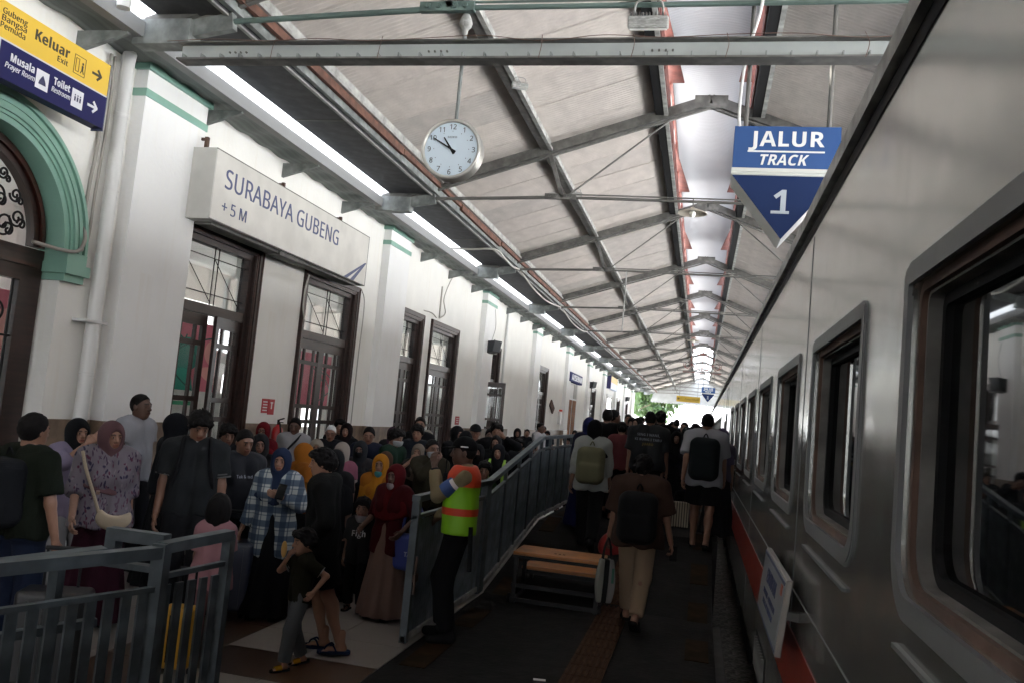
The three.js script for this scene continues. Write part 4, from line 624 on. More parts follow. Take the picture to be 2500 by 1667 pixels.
const skull = (x, y, z, o = 0) => { let d = ell(x, y, z, [0, .022, -.012], [.074 + o, .094 + o, .094 + o]); return smin(d, ell(x, y, z, [0, -.028, .018], [.062 + o, .088 + o, .074 + o]), .03); };
const headGeo = lod => cached('head' + lod, () => {
  const g = surfNet([-.11, -.24, -.13], [.11, .13, .14], lod ? .009 : .0055, (x, y, z) => {
    const ax = Math.abs(x); let d = skull(x, y, z);
    d = smin(d, cap(x, y, z, V(0, -.082, .03), V(0, -.088, .045), .036, .03), .04);
    d = smax(d, -(Math.hypot(ax - .031, y - .004, z - .104) - .017), .014);
    d = smin(d, Math.hypot(ax - .030, y - .002, z - .077) - .0135, .004);
    d = smin(d, cap(x, y, z, V(-.036, .024, .080), V(.036, .024, .080), .009, .009), .016);
    d = smin(d, cap(x, y, z, V(0, .008, .088), V(0, -.030, .106), .0075, .0125), .012); d = smin(d, Math.hypot(ax - .012, y + .033, z - .094) - .009, .008);
    d = smin(d, cap(x, y, z, V(-.019, -.0585, .087), V(.019, -.0585, .087), .0075, .0075), .006); d = smin(d, cap(x, y, z, V(-.015, -.068, .085), V(.015, -.068, .085), .0075, .0075), .008);
    d = smin(d, ell(ax, y, z, [.077, -.008, -.008], [.010, .030, .018]), .008);
    return smin(d, cap(x, y, z, V(0, -.06, -.025), V(0, -.24, -.045), .05, .055), .03);
  });
  return ncol(g, (x, y, z) => { const ax = Math.abs(x), e = Math.hypot(ax - .030, y - .002, z - .086); if (z > .06 && e < .0125) return Math.hypot(ax - .030, y - .002) < .0062 ? [.05, .03, .03] : Math.abs(y - .002) < .007 ? [1.5, 1.7, 1.9] : [.5, .42, .4]; if (z > .06 && ax > .012 && ax < .048 && Math.abs(y - .026 + (ax - .03) * (ax - .03) * 8) < .0055) return [.12, .1, .1]; if (z > .07 && ax < .024 && y < -.052 && y > -.075) return Math.abs(y + .0635) < .0025 ? [.35, .2, .2] : [.95, .55, .52]; if (z > .05 && ax > .012 && ax < .05 && y > -.02 && y < .02) return [.8, .75, .74]; return [1, 1, 1]; });
});
const handGeo = (curl, lod) => cached('hand' + curl + lod, () => {
  const P = []; const zs = [.027, .009, -.009, -.025], L = [.034, .039, .036, .028];
  for (let i = 0; i < 4; i++) { P.push([V(0, -.012, zs[i] * .7), V(0, -.082, zs[i]), .013, .0115]); let a = V(0, -.082, zs[i]), th = .15 + curl * .35; for (let s = 0; s < 3; s++) { const l = L[i] * (1 - .22 * s), b = a.clone().add(V(Math.sin(th) * l, -Math.cos(th) * l, 0)); P.push([a, b, .0095 - s * .0008, .0088 - s * .001]); a = b; th += .2 + curl * .75; } }
  P.push([V(.002, -.02, .022), V(.012, -.052, .046), .013, .0105], [V(.012, -.052, .046), V(.02 + curl * .012, -.082, .048 - curl * .012), .0105, .0085]);
  return ncol(surfNet([-.03, -.2, -.06], [.13, .03, .075], lod ? .0075 : .0045, (x, y, z) => { let d = cap(x, y, z, V(0, .02, 0), V(0, -.02, 0), .026, .024); for (const p of P) d = smin(d, cap(x, y, z, p[0], p[1], p[2], p[3]), .008); return d; }), () => [1, 1, 1]);
});
const footGeo = cached('foot', () => ncol(surfNet([-.06, -.09, -.09], [.06, .1, .2], .008, (x, y, z) => { let d = cap(x, y, z, V(0, .08, -.01), V(0, -.01, -.01), .036, .036); d = smin(d, cap(x, y, z, V(0, -.042, -.035), V(0, -.055, .09), .032, .026), .03); for (let i = 0; i < 5; i++) d = smin(d, cap(x, y, z, V(-.03 + i * .015, -.058, .1), V(-.034 + i * .017, -.064, .135 + (i === 4 ? .016 : -.004 * Math.abs(i - 3))), .012, .009), .008); return Math.max(d, -.078 - y); }), () => [1, 1, 1]));
const shoeGeo = cached('shoe', () => surfNet([-.07, -.09, -.11], [.07, .08, .21], .01, (x, y, z) => { let d = cap(x, y, z, V(0, .05, -.015), V(0, -.02, -.015), .047, .05); d = smin(d, cap(x, y, z, V(0, -.035, -.04), V(0, -.045, .13), .046, .04), .04); return Math.max(d, -.082 - y); }));
const soleGeo = cached('sole', () => { const s = new THREE.Shape(); s.moveTo(-.035, -.08); s.quadraticCurveTo(0, -.11, .035, -.08); s.quadraticCurveTo(.035, 0, .05, .08); s.quadraticCurveTo(.05, .17, .0, .175); s.quadraticCurveTo(-.05, .17, -.048, .08); s.quadraticCurveTo(-.035, 0, -.035, -.08); return new THREE.ExtrudeGeometry(s, { depth: .02, bevelEnabled: true, bevelSize: .004, bevelThickness: .004, bevelSegments: 2 }).rotateX(Math.PI / 2).translate(0, -.06, 0); });
const strapGeo = cached('strap', () => mergeGeometries([tube([V(.045, -.06, .02), V(.03, -.005, .06), V(.004, -.02, .105), V(.004, -.06, .12)], .008, 16, 6), tube([V(-.045, -.06, .02), V(-.03, -.005, .06), V(.004, -.02, .105)], .008, 12, 6)].map(norm)));
const slideGeo = cached('slide', () => surfNet([-.07, -.09, -.02], [.07, .02, .16], .007, (x, y, z) => Math.max(Math.abs(smin(cap(x, y, z, V(0, -.042, -.035), V(0, -.055, .09), .042, .04), 1e3, .01)) - .006, -.075 - y, Math.abs(z - .07) - .045)));

const HAIR = {
  short: (x, y, z) => { const d = skull(x, y, z, .013) + .006 * (vnoise(x * 60, y * 60, z * 60) - .5); return smax(smax(d, -(y * .66 - z * .75 + .010), .012), -.072 - y, .01); },
  mop: (x, y, z) => { let d = smin(skull(x, y, z, .020), ell(x, y, z, [0, .062, .03], [.088, .062, .09]), .03) + .022 * (vnoise(x * 32, y * 32, z * 32) - .5) + .012 * (vnoise(x * 80, y * 80, z * 80) - .5); return smax(smax(d, -(y * .8 - z * .62 + .026 + .02 * (vnoise(x * 40, 3, z * 40) - .5)), .012), -.078 - y, .01); },
  crop: (x, y, z) => { const d = skull(x, y, z, .007) + .003 * (vnoise(x * 90, y * 90, z * 90) - .5); return smax(smax(d, -(y * .66 - z * .75 + .004), .008), -.06 - y, .01); },
  bob: (x, y, z) => { let d = skull(x, y, z, .02); d = smin(d, ell(x, y, z, [0, -.05, -.025], [.105, .13, .1]), .03) + .008 * (vnoise(x * 40, y * 12, z * 40) - .5); d = smax(d, -(Math.hypot(x * .95, (y + .05) * .62, z - .14) - .095), .015); return smax(d, -.165 - y, .01); },
  long: (x, y, z) => { let d = skull(x, y, z, .016); d = smin(d, ell(x, y, z, [0, -.13, -.04], [.1, .2, .075]), .03) + .007 * (vnoise(x * 40, y * 10, z * 40) - .5); return smax(d, -(Math.hypot(x * .95, (y + .04) * .6, z - .14) - .09), .015); },
  tied: (x, y, z) => { let d = smax(skull(x, y, z, .011), -(y * .7 - z * .7 + .006), .01) + .004 * (vnoise(x * 60, y * 60, z * 60) - .5); d = smax(d, -.075 - y, .01); return smin(d, ell(x, y, z, [0, .0, -.125], [.045, .05, .042]), .02); },
};
const hairGeo = (k, lod) => cached('hair' + k + lod, () => surfNet([-.13, -.33, -.18], [.13, .16, .15], lod ? .010 : .0065, HAIR[k]));
const capGeo = cached('cap', () => surfNet([-.13, -.05, -.14], [.13, .17, .24], .007, (x, y, z) => { let d = smax(ell(x, y, z, [0, .035, -.005], [.094, .105, .112]), .03 - y + z * .1, .006); const br = smax(smax(ell(x, y, z, [0, .03, .09], [.085, .4, .11]), Math.abs(y - .042 + (z - .1) * .18 + x * x * 1.2) - .005, .004), .03 - z, .004); return smin(d, br, .008); }));
const bandGeo = cached('capband', () => new THREE.TorusGeometry(.097, .006, 6, 40, 2.2).rotateX(Math.PI / 2).rotateY(Math.PI / 2 + .47 + .0).translate(0, .05, .015));
const maskGeo = cached('mask', () => surfNet([-.09, -.13, -.02], [.09, .02, .14], .006, (x, y, z) => smax(smax(Math.abs(smin(skull(x, y, z, .012), ell(x, y, z, [0, -.045, .085], [.035, .045, .042]), .03)) - .005, y + .018 + x * x * 2, .004), smax(-.105 - y, -z + .02 + Math.abs(y + .06) * .3, .01), .005)));
const hijabGeo = (len, kind, lod) => cached('hijab' + len + kind + lod, () => surfNet([-.34, -.13 - len - .08, -.26], [.34, .16, .3], lod ? .018 : .011, (x, y, z) => {
  let d = smin(skull(x, y, z, .020), ell(x, y, z, [0, .015, -.025], [.098, .118, .12]), .03); d = smin(d, cap(x, y, z, V(0, -.06, -.015), V(0, -.19, -.02), .088, .085), .05);
  const open = smax(ell(x, y, z, [0, -.018, .135], [.060, .086, .105]), .03 - z, .01); d = smax(d, -open, .008);
  if (len > 0) { const t = Math.min(1, Math.max(0, (-.10 - y) / .2)), ax = .085 + .145 * t * t * (3 - 2 * t) + Math.max(0, -.32 - y) * .10, az = .085 + .06 * t + Math.max(0, -.3 - y) * .12, cz = -.025 + .012 * t, q = Math.hypot(x / ax, (z - cz) / az), fold = .006 * Math.sin(Math.atan2(x, z) * 9 + y * 9 + vnoise(x * 9, y * 5, z * 9) * 4) * t; let c = smax((q - 1) * Math.min(ax, az) + fold, y + .10, .05); c = smax(c, -.12 - len - y + Math.abs(x) * .25 - Math.max(0, z) * .15, .015); d = smin(d, c, .05); }
  return d;
}));

const skinTone = { l: [.21, .105, .066], m: [.145, .068, .041], d: [.08, .038, .024] };
const skinM = Object.fromEntries(Object.entries(skinTone).map(([k, c]) => [k, std(c, .55, { vertexColors: true })]));
const weave = dtex(128, (u, v) => .5 + .25 * Math.sin(u * 2 * Math.PI * 32) + .25 * Math.sin(v * 2 * Math.PI * 32) + .3 * (fbm(u * 8, v * 8, 8, 3, 6) - .5), false, 6);
const clothM = {}; const cloth = (c, o) => { if (c.isMaterial) return c; const k = c.join(); return clothM[k] ||= phys(c.map(v => v * .43), .95, { bumpMap: weave, bumpScale: .0015, specularIntensity: .25, ...o }); };
const hairM = phys([.006, .005, .005], .75, { specularIntensity: .25 }), greyHair = std([.42, .41, .39], .6);
function mid(a, c, l1, l2, pole) { const d = c.clone().sub(a); let L = d.length(); const m = (l1 + l2) * .998; if (L > m) { c.copy(a).addScaledVector(d.normalize(), m); L = m; } const u = c.clone().sub(a).normalize(), t = (L * L + l1 * l1 - l2 * l2) / (2 * L), h = Math.sqrt(Math.max(0, l1 * l1 - t * t)); const n = pole.clone().addScaledVector(u, -pole.dot(u)).normalize(); return a.clone().addScaledVector(u, t).addScaledVector(n, h); }

let bodyCount = 0;
function person(label, x, z, height, turn, o) {
  const S = height / 1.70, g = thing('person', label, 'person', [x, o.y ?? floorAt(x, z), z], turn, o.group); g.scale.setScalar(S);
  const lod = o.lod ?? (z < -9.8 ? 1 : 0), h = lod ? .026 : .017, fem = o.fem ? 1 : 0, kid = o.kid ? 1 : 0;
  const w = (o.build ?? 1) * (fem ? .93 : 1), sh = (fem ? .155 : .175) * (o.build ?? 1) * (kid ? .88 : 1), lean = o.lean ?? 0;
  const J = { };
  for (const [s, k] of [[1, 'l'], [-1, 'r']]) {
    const sp = V(s * sh, 1.385 - kid * .03, -.01 + lean), arm = o[k + 'h'] ?? [s * (sh + .07), .80, .05], wr = V(...arm);
    const el = mid(sp, wr, .285, .25, V(...(o[k + 'e'] ?? [s * .35, -.25, -.9])));
    const hp = V(s * .088, .915, 0), an = V(...(o[k + 'f'] ?? [s * .095, .085, 0])), kn = mid(hp, an, .425, .42, V(s * .08, 0, 1));
    Object.assign(J, { [k + 's']: sp, [k + 'el']: el, [k + 'w']: wr, [k + 'hp']: hp, [k + 'k']: kn, [k + 'a']: an });
  }
  const hc = V(...(o.head ?? [0, 1.575, .015 + lean * 1.2])), hS = kid ? 1.28 + (1.2 - Math.min(1.2, height)) * .5 : 1.0;
  if (kid) hc.y += .02;
  const torso = (x, y, z, e) => { const ax = Math.abs(x), zz = z - lean * Math.max(0, (y - .95) / .43); let d = cap(ax, y, zz, V(.075 * w, 1.34, -.01), V(.062 * w, 1.12, .0), .102 * w + e, (fem ? .082 : .096) * w + e); d = smin(d, cap(ax, y, zz, V(.062 * w, 1.12, 0), V(.082 * w, .94, -.005), (fem ? .084 : .098) * w + e, .108 * w + e), .06); d = smin(d, cap(ax, y, zz, V(.04, 1.41, -.02), V(sh, 1.385 - kid * .03, -.01), .06 + e, .055 + e), .06); if (fem && !kid) d = smin(d, ell(ax, y, zz, [.075, 1.235, .075], [.075 + e, .075 + e, .062 + e]), .05); if (o.belly) d = smin(d, ell(x, y, zz, [0, 1.06, .05], [.15 + e, .16 + e, .12 + e]), .06); return d; };
  const key = JSON.stringify([lod, fem, kid, o.build, o.belly, lean, o.lh, o.rh, o.le, o.re, o.lf, o.rf]);
  const lo = [-.62, -.02, -.5], hi = [.62, 1.52, .75];
  const noise = (x, y, z, a, fr = 14) => a * (vnoise(x * fr, y * fr * .4 + x * 3, z * fr) + .55 * vnoise(x * fr * 2.1, y * fr * .8 - x * 6, z * fr * 2.1) - .775);
  const bodyG = cached('body' + key, () => { bodyCount++; return ncol(surfNet(lo, hi, h, (x, y, z) => {
    let d = torso(x, y, z, -.004); d = smin(d, cap(x, y, z, V(0, 1.38, -.025 + lean), V(0, 1.5, -.005 + lean * 1.1), .058, .052), .04);
    for (const k of ['l', 'r']) { d = smin(d, smin(cap(x, y, z, J[k + 's'], J[k + 'el'], .050, .038), cap(x, y, z, J[k + 'el'], J[k + 'w'], .039, .027), .02), .03); d = smin(d, smin(cap(x, y, z, J[k + 'hp'], J[k + 'k'], .083, .056), smin(cap(x, y, z, J[k + 'k'], J[k + 'a'], .052, .036), ell(x, y, z, [J[k + 'k'].x * .6 + J[k + 'a'].x * .4, J[k + 'k'].y * .68 + J[k + 'a'].y * .32, J[k + 'k'].z * .7 + J[k + 'a'].z * .3 - .02], [.052, .11, .052]), .03), .03), .03); }
    return d;
  }), () => [1, 1, 1]); });
  const parts = [bodyG.clone()], HM = new THREE.Matrix4().compose(hc, new THREE.Quaternion().setFromEuler(new THREE.Euler(o.pitch ?? 0, o.yaw ?? 0, o.tilt ?? 0, 'YXZ')), V(hS, hS, hS));
  parts.push(headGeo(lod).clone().applyMatrix4(HM));
  for (const [s, k] of [[1, 'l'], [-1, 'r']]) {
    const dir = J[k + 'w'].clone().sub(J[k + 'el']).normalize(), yv = dir.clone().negate(); let f = V(...(o[k + 't'] ?? [0, .35, 1])); f.addScaledVector(yv, -f.dot(yv)).normalize(); const xv = new THREE.Vector3().crossVectors(yv, f);
    const mt = new THREE.Matrix4().makeBasis(xv, yv, f).setPosition(J[k + 'w']); const hg = handGeo(o[k + 'c'] ?? .45, lod).clone(); const hsS = kid ? 1.0 : .98; hg.scale(s > 0 ? -hsS : hsS, hsS, hsS); if (s > 0) { const ix = hg.index.array; for (let i = 0; i < ix.length; i += 3) { const t = ix[i]; ix[i] = ix[i + 1]; ix[i + 1] = t; } hg.computeVertexNormals(); } parts.push(hg.applyMatrix4(mt));
    const fm = new THREE.Matrix4().makeRotationY((o.toe ?? .15) * s).multiply(new THREE.Matrix4().makeRotationX(o[k + 'fp'] ?? 0)).setPosition(J[k + 'a']);
    if (o.shoe !== 'shoe') parts.push(footGeo.clone().applyMatrix4(fm));
    const sm = cloth(o.shoeC ?? [.02, .02, .022]);
    if (o.shoe === 'shoe') mesh('shoe', shoeGeo.clone().applyMatrix4(fm), sm, g);
    else if (o.shoe === 'slide') { const q = mesh('sandal', soleGeo.clone().applyMatrix4(fm), cloth([.02, .02, .02]), g); mesh('strap', slideGeo.clone().applyMatrix4(fm), sm, q); }
    else { const q = mesh('sandal', soleGeo.clone().applyMatrix4(fm), sm, g); mesh('strap', strapGeo.clone().applyMatrix4(fm), sm, q); }
  }
  const keep = ['position', 'normal', 'uv', 'color']; const bm = mergeGeometries(parts.map(p => { for (const a of Object.keys(p.attributes)) if (!keep.includes(a)) p.deleteAttribute(a); return p; }));
  const body = new THREE.Mesh(bm, skinM[o.skin ?? 'm']); body.name = 'body'; body.castShadow = body.receiveShadow = true; g.add(body);
  if (o.hair) mesh('hair', hairGeo(o.hair, lod).clone().applyMatrix4(HM), o.grey ? greyHair : hairM, g);
  if (o.hijab) mesh('headscarf', hijabGeo(o.hlen ?? .28, 0, lod).clone().applyMatrix4(new THREE.Matrix4().compose(hc, new THREE.Quaternion().setFromEuler(new THREE.Euler((o.pitch ?? 0) * .5, (o.yaw ?? 0) * .8, 0)), V(hS, hS, hS))), cloth(o.hijab), g);
  if (o.cap) { const c = mesh('cap', capGeo.clone().applyMatrix4(HM), cloth(o.cap), g); if (o.capband) mesh('cap_braid', bandGeo.clone().applyMatrix4(HM), M.white, c); }
  if (o.mask) { const mm = HM.clone(); if (o.chin) mm.multiply(new THREE.Matrix4().makeTranslation(0, -.055, -.018)); mesh('face_mask', maskGeo.clone().applyMatrix4(mm), cloth(o.mask), g); }
  if (o.glasses) mesh('glasses', [-1, 1].map(s => new THREE.TorusGeometry(.022, .003, 5, 16).translate(s * .03, .003, .1).applyMatrix4(HM)), M.black, g);
  // upper garment
  const sl = o.sleeve ?? .55, e = o.loose ?? .018, hem = o.hem ?? .86, flare = o.flare ?? 0;
  const shirtG = cached('shirt' + key + [sl, e, hem, flare, o.hood ? 1 : 0, o.puff ?? 0].join(), () => surfNet(lo, hi, h * .94, (x, y, z) => {
    const fl = flare * Math.max(0, 1.15 - y); let d = torso(x, Math.max(y, .92), z, e + fl * .5);
    if (y < .92) d = Math.max(d, -1); 
    for (const k of ['l', 'r']) {
      const A = J[k + 's'], E2 = J[k + 'el'], W = J[k + 'w']; const pf = o.puff ?? 0;
      if (sl <= 1) { const c = A.clone().lerp(E2, sl); let a = cap(x, y, z, A, c.clone().addScaledVector(E2.clone().sub(A).normalize(), .05), .056 + e, .052 + e + .012 + pf); const n = E2.clone().sub(A).normalize(); a = smax(a, (x - c.x) * n.x + (y - c.y) * n.y + (z - c.z) * n.z, .008); d = smin(d, a, .035); }
      else { const c = E2.clone().lerp(W, sl - 1); let a = smin(cap(x, y, z, A, E2, .056 + e, .050 + e * .7 + pf), cap(x, y, z, E2, c, .050 + e * .7 + pf, .040 + e * .5 + pf), .02); const n = W.clone().sub(E2).normalize(); a = smax(a, (x - c.x) * n.x + (y - c.y) * n.y + (z - c.z) * n.z, .008); d = smin(d, a, .035); }
    }
    if (o.hood) d = smin(d, ell(x, y, z, [0, 1.43, -.085 + lean], [.13, .075, .07]), .04);
    d += noise(x, y, z, .02);
    return smax(d, hem - y + .012 * Math.sin(Math.atan2(x, z) * 5), .012);
  }));
  const shirt = mesh(o.upper ?? 'shirt', shirtG, cloth(o.shirt ?? [.02, .02, .022]), g);
  if (o.collar) { const cg = new THREE.TorusGeometry(.068, .016, 8, 28).rotateX(Math.PI / 2 - .32).scale(1, 1.1, .95).scale(.9, 1, .9).translate(0, 1.412, -.008 + lean); mesh('collar', cg, cloth(o.collar), shirt); }
  if (o.cuff) for (const k of ['l', 'r']) { const n = J[k + 'el'].clone().sub(J[k + 's']).normalize(), c = J[k + 's'].clone().lerp(J[k + 'el'], sl), cg = new THREE.CylinderGeometry(.078, .078, .012, 20, 1, true).applyQuaternion(new THREE.Quaternion().setFromUnitVectors(V(0, 1, 0), n)).translate(c.x, c.y, c.z); mesh('sleeve_band', [cg, cg.clone().translate(-n.x * .022, -n.y * .022, -n.z * .022)], cloth(o.cuff, { side: THREE.DoubleSide }), shirt); }
  // lower garment
  if (o.skirt) mesh('skirt', cached('skirt' + [lod, fem, o.skirtTop, o.skirtW ?? 0, o.rf, o.lf].join(), () => surfNet([-.5, -.02, -.5], [.5, 1.12, .5], h, (x, y, z) => { const t = Math.max(0, (1.08 - y) / 1.05), ax = .150 + (.13 + (o.skirtW ?? 0)) * t, az = .118 + (.14 + (o.skirtW ?? 0)) * t, q = Math.hypot(x / ax, z / az); let d = (q - 1) * Math.min(ax, az) + .016 * t * Math.sin(Math.atan2(x, z) * 11 + 3 * vnoise(x * 5, y * 2, z * 5)) + noise(x, y, z, .006); return smax(smax(d, .045 - y, .012), y - 1.08, .02); })), cloth(o.skirt), g);
  else {
    const pl = o.shorts ? .43 : 1, pe = o.wide ?? .024;
    mesh(o.shorts ? 'shorts' : 'trousers', cached('tr' + key + [pl, pe].join(), () => surfNet(lo, [.62, 1.2, .75], h * .94, (x, y, z) => {
      let d = torso(x, Math.max(y, .9), z, .008); d = smax(d, y - 1.02, .02); d = smax(d, .84 - y, .03);
      for (const k of ['l', 'r']) { const hp = J[k + 'hp'], kn = J[k + 'k'], an = J[k + 'a']; if (pl < .5) { const n = kn.clone().sub(hp).normalize(), c = hp.clone().lerp(kn, o.shortsTo ?? .86); let a = cap(x, y, z, hp, c.clone().addScaledVector(n, .06), .092 + pe, .082 + pe * 1.6); a = smax(a, (x - c.x) * n.x + (y - c.y) * n.y + (z - c.z) * n.z, .01); d = smin(d, a, .03); } else { const c = kn.clone().lerp(an, .93); let a = smin(cap(x, y, z, hp, kn, .092 + pe * .6, .066 + pe), cap(x, y, z, kn, an, .066 + pe, .052 + pe), .03); const n = an.clone().sub(kn).normalize(); a = smax(a, (x - c.x) * n.x + (y - c.y) * n.y + (z - c.z) * n.z, .012); d = smin(d, a, .03); } }
      return d + noise(x, y, z, .008, 11);
    })), cloth(o.trousers ?? [.015, .015, .018]), g);
  }
  if (o.vest) { const vg = cached('vest' + key + [e, hem].join(), () => surfNet(lo, hi, h * .94, (x, y, z) => { let d = torso(x, Math.max(y, .92), z, e + .024) + noise(x, y, z, .008); d = smax(d, y - 1.47, .01); d = smax(d, Math.abs(x) - sh * 1.26, .03); return smax(d, .90 - y, .012); })); mesh('vest', vg, o.vest, g); }
  if (o.extra) o.extra(g, J, hc, shirt, HM);
  g.userData.J = undefined; delete g.userData.J; g.J = J;
  return g;
}
// bags
const packGeo = cached('pack', () => surfNet([-.24, -.36, -.3], [.24, .3, .08], .013, (x, y, z) => { const f = (hx, hy, hz, cx, cy, cz, r) => { const a = Math.max(Math.abs(x - cx) - hx, 0), b = Math.max(Math.abs(y - cy) - hy, 0), c = Math.max(Math.abs(z - cz) - hz, 0); return Math.hypot(a, b, c) - r; }; let d = f(.08, .13, .03, 0, -.03, -.09, .085); d = smin(d, f(.09, .07, .015, 0, -.11, -.17, .045), .02); return d + .008 * (vnoise(x * 16, y * 12, z * 16) - .5); }));
function backpack(label, p, color, o = {}) { // rides on a person's back
  const t = thing('backpack', label, 'backpack', [p.position.x, p.position.y, p.position.z], p.rotation.y); const S = p.scale.x, k = o.s ?? 1; t.scale.setScalar(S);
  const m = phys(color.map(v => v * .6), .85, { bumpMap: weave, bumpScale: .002, specularIntensity: .25 });
  const off = V(0, 1.2 + (o.dy ?? 0), -.115 + (o.dz ?? 0)); const b = mesh('pack', packGeo.clone().scale(k, k * (o.tall ?? 1), k).translate(off.x, off.y, off.z), m, t);
  mesh('pocket_zip', tube([V(-.1 * k, off.y - .06 * k, off.z - .205 * k), V(0, off.y - .03 * k, off.z - .222 * k), V(.1 * k, off.y - .06 * k, off.z - .205 * k)], .004, 12, 4), M.black, b);
  if (o.badge) mesh('badge', box(-.022, .022, -.022, .022, -.01, 0).translate(0, off.y + .13 * k, off.z - .175 * k), cloth(o.badge), b);
  for (const s of [-1, 1]) mesh('strap', tube([V(s * .09, 1.36 + (o.dy ?? 0), -.12), V(s * .10, 1.475, -.03), V(s * .105, 1.44, .085), V(s * .12, 1.28, .135), V(s * .155, 1.08, .08), V(s * .14, 1.0, -.1)], .017, 30, 6).scale(1, 1, 1), m, t);
  mesh('handle', tube([V(-.03, off.y + .2 * k, off.z - .03), V(0, off.y + .245 * k, off.z - .04), V(.03, off.y + .2 * k, off.z - .03)], .008, 10, 5), m, t);
  return t;
}
const worldOf = (p, v) => { const q = v.clone().multiplyScalar(p.scale.x).applyAxisAngle(V(0, 1, 0), p.rotation.y); return q.add(p.position); };

// ---------------------------------------------------------------- the crowd
const PI = Math.PI;
const printTex = (bg, draw) => canvas(512, 512, (x, w, h) => { x.fillStyle = bg; x.fillRect(0, 0, w, h); x.save(); draw(x); x.restore(); }); // u = x + .5, v = y / 2
const tx = (x, y) => [(x + .5) * 512, (1 - y / 2) * 512];
const plaid = std([.5, .5, .5], .9, { map: canvas(512, 512, (x, w, h) => { x.fillStyle = '#c9cdca'; x.fillRect(0, 0, w, h); x.fillStyle = 'rgba(28,52,84,.62)'; for (let i = 0; i < 8; i++) x.fillRect(i * 72 + 10, 0, 30, h); for (let i = 0; i < 16; i++) x.fillRect(0, i * 36 + 8, w, 16); x.fillStyle = 'rgba(20,40,70,.5)'; for (let i = 0; i < 8; i++) x.fillRect(i * 72 + 50, 0, 5, h); for (let i = 0; i < 16; i++) x.fillRect(0, i * 36 + 30, w, 2); }), bumpMap: weave, bumpScale: .002 });
const floral = std([.28, .26, .28], .9, { map: canvas(512, 512, (x, w, h) => { x.fillStyle = '#a9a2a8'; x.fillRect(0, 0, w, h); for (let i = 0; i < 1700; i++) { x.fillStyle = ['#4b1f55', '#7c2450', '#2f2358', '#8a6a80', '#c4b8be'][i % 5]; x.beginPath(); x.ellipse(hash(i, 1, 5) * w, hash(i, 2, 5) * h, 2 + 6 * hash(i, 3), 1 + 3 * hash(i, 4), 6 * hash(i, 6), 0, 7); x.fill(); } }) });
const fighT = std([.5, .5, .5], .9, { map: printTex('#0c0c0e', x => { const [a, b] = tx(-.0, 1.17); x.fillStyle = '#d8d8d8'; x.font = 'bold 60px sans-serif'; x.textAlign = 'center'; x.scale(1, .55); x.fillText('Figh', a, b / .55); }) });
const backT = std([.5, .5, .5], .9, { map: printTex('#0b0e15', x => { const [a, b] = tx(0, 1.3); x.translate(a, b); x.scale(-1, .5); x.fillStyle = '#9aa3ad'; x.font = 'bold 26px sans-serif'; x.textAlign = 'center'; x.fillText('SING I WANI,', 0, -20); x.fillText('KI BUNG I TARU', 0, 14); x.fillStyle = '#8f7a2c'; x.fillText('JUARO', 0, 48); }) });
const navyT = std([.5, .5, .5], .9, { map: printTex('#0a0d1c', x => { const [a, b] = tx(-.02, 1.24); x.translate(a, b); x.scale(1, .5); x.fillStyle = '#a9adb8'; x.font = 'bold 20px sans-serif'; x.textAlign = 'center'; x.fillText('Tak & nd', 0, 0); }) });
const vestT = std([.6, .6, .6], .6, { map: printTex('#8ccf12', x => { const R = (x0, x1, y0, y1, c) => { const [a, b] = tx(x0, y1), [c2, d] = tx(x1, y0); x.fillStyle = c; x.fillRect(a, b, c2 - a, d - b); }; R(-.5, .5, 1.30, 1.6, '#e8481c'); R(-.5, -.02, 1.06, 1.12, '#e0401c'); R(.06, .5, 1.06, 1.12, '#e0401c'); R(.045, .06, .92, 1.03, '#d8401c'); R(-.06, -.045, .92, 1.03, '#d8401c'); }) });
const dk = [.014, .014, .016], dk2 = [.022, .022, .026], jeans = [.02, .03, .065];
const P = {};
const stand = { lf: [.11, .085, .02], rf: [-.1, .085, -.03] };
const walk = { lf: [.08, .085, .24], rf: [-.08, .13, -.26], rfp: .5, lh: [.25, .84, -.16], rh: [-.25, .84, .18] };
P.green = person('man in dark green tee seen from behind in the left foreground, head cropped short', -4.30, -4.85, 1.63, PI - .15, { hair: 'short', shirt: [.016, .021, .013], trousers: jeans, skin: 'l', build: 1.12, sleeve: .8, ...stand, lh: [.3, .82, .02], rh: [-.3, .82, .05] });
P.lav = person('woman in black headscarf and lavender shirt raising a hand to her face, far left', -5.14, -6.3, 1.53, 1.15, { fem: 1, hijab: dk, hlen: .1, shirt: [.36, .30, .42], sleeve: 1.35, trousers: [.42, .41, .42], skin: 'l', loose: .03, hem: .8, rh: [-.07, 1.50, .34], re: [-.7, -.8, .1], rt: [0, 1, 0], ...stand });
P.mauve = person('woman in mauve headscarf and floral shawl with a cream shoulder bag', -4.50, -5.9, 1.56, .85, { fem: 1, hijab: [.20, .105, .115], hlen: .34, shirt: floral, sleeve: 1.2, loose: .05, flare: .22, hem: .82, skirt: [.055, .012, .025], skin: 'l', yaw: .25, rh: [-.26, .92, .2] });
P.polo = person('man in white polo shirt standing against the wall, looking right past the first door', -5.52, -7.6, 1.78, 1.55, { hair: 'crop', shirt: [.55, .55, .60], collar: [.3, .3, .36], trousers: dk2, skin: 'd', loose: .022, ...stand, pitch: -.05 });
P.inside = person('woman in black headscarf standing inside the first doorway, mostly hidden', -6.6, -9.4, 1.42, .9, { fem: 1, hijab: dk, hlen: .25, shirt: dk, skirt: dk, skin: 'l', y: 0 });
P.blackback = person('woman in a long black veil behind the young man with the white collar', -4.85, -7.25, 1.62, 2.6, { fem: 1, hijab: [.012, .013, .017], hlen: .55, shirt: dk, skirt: dk });
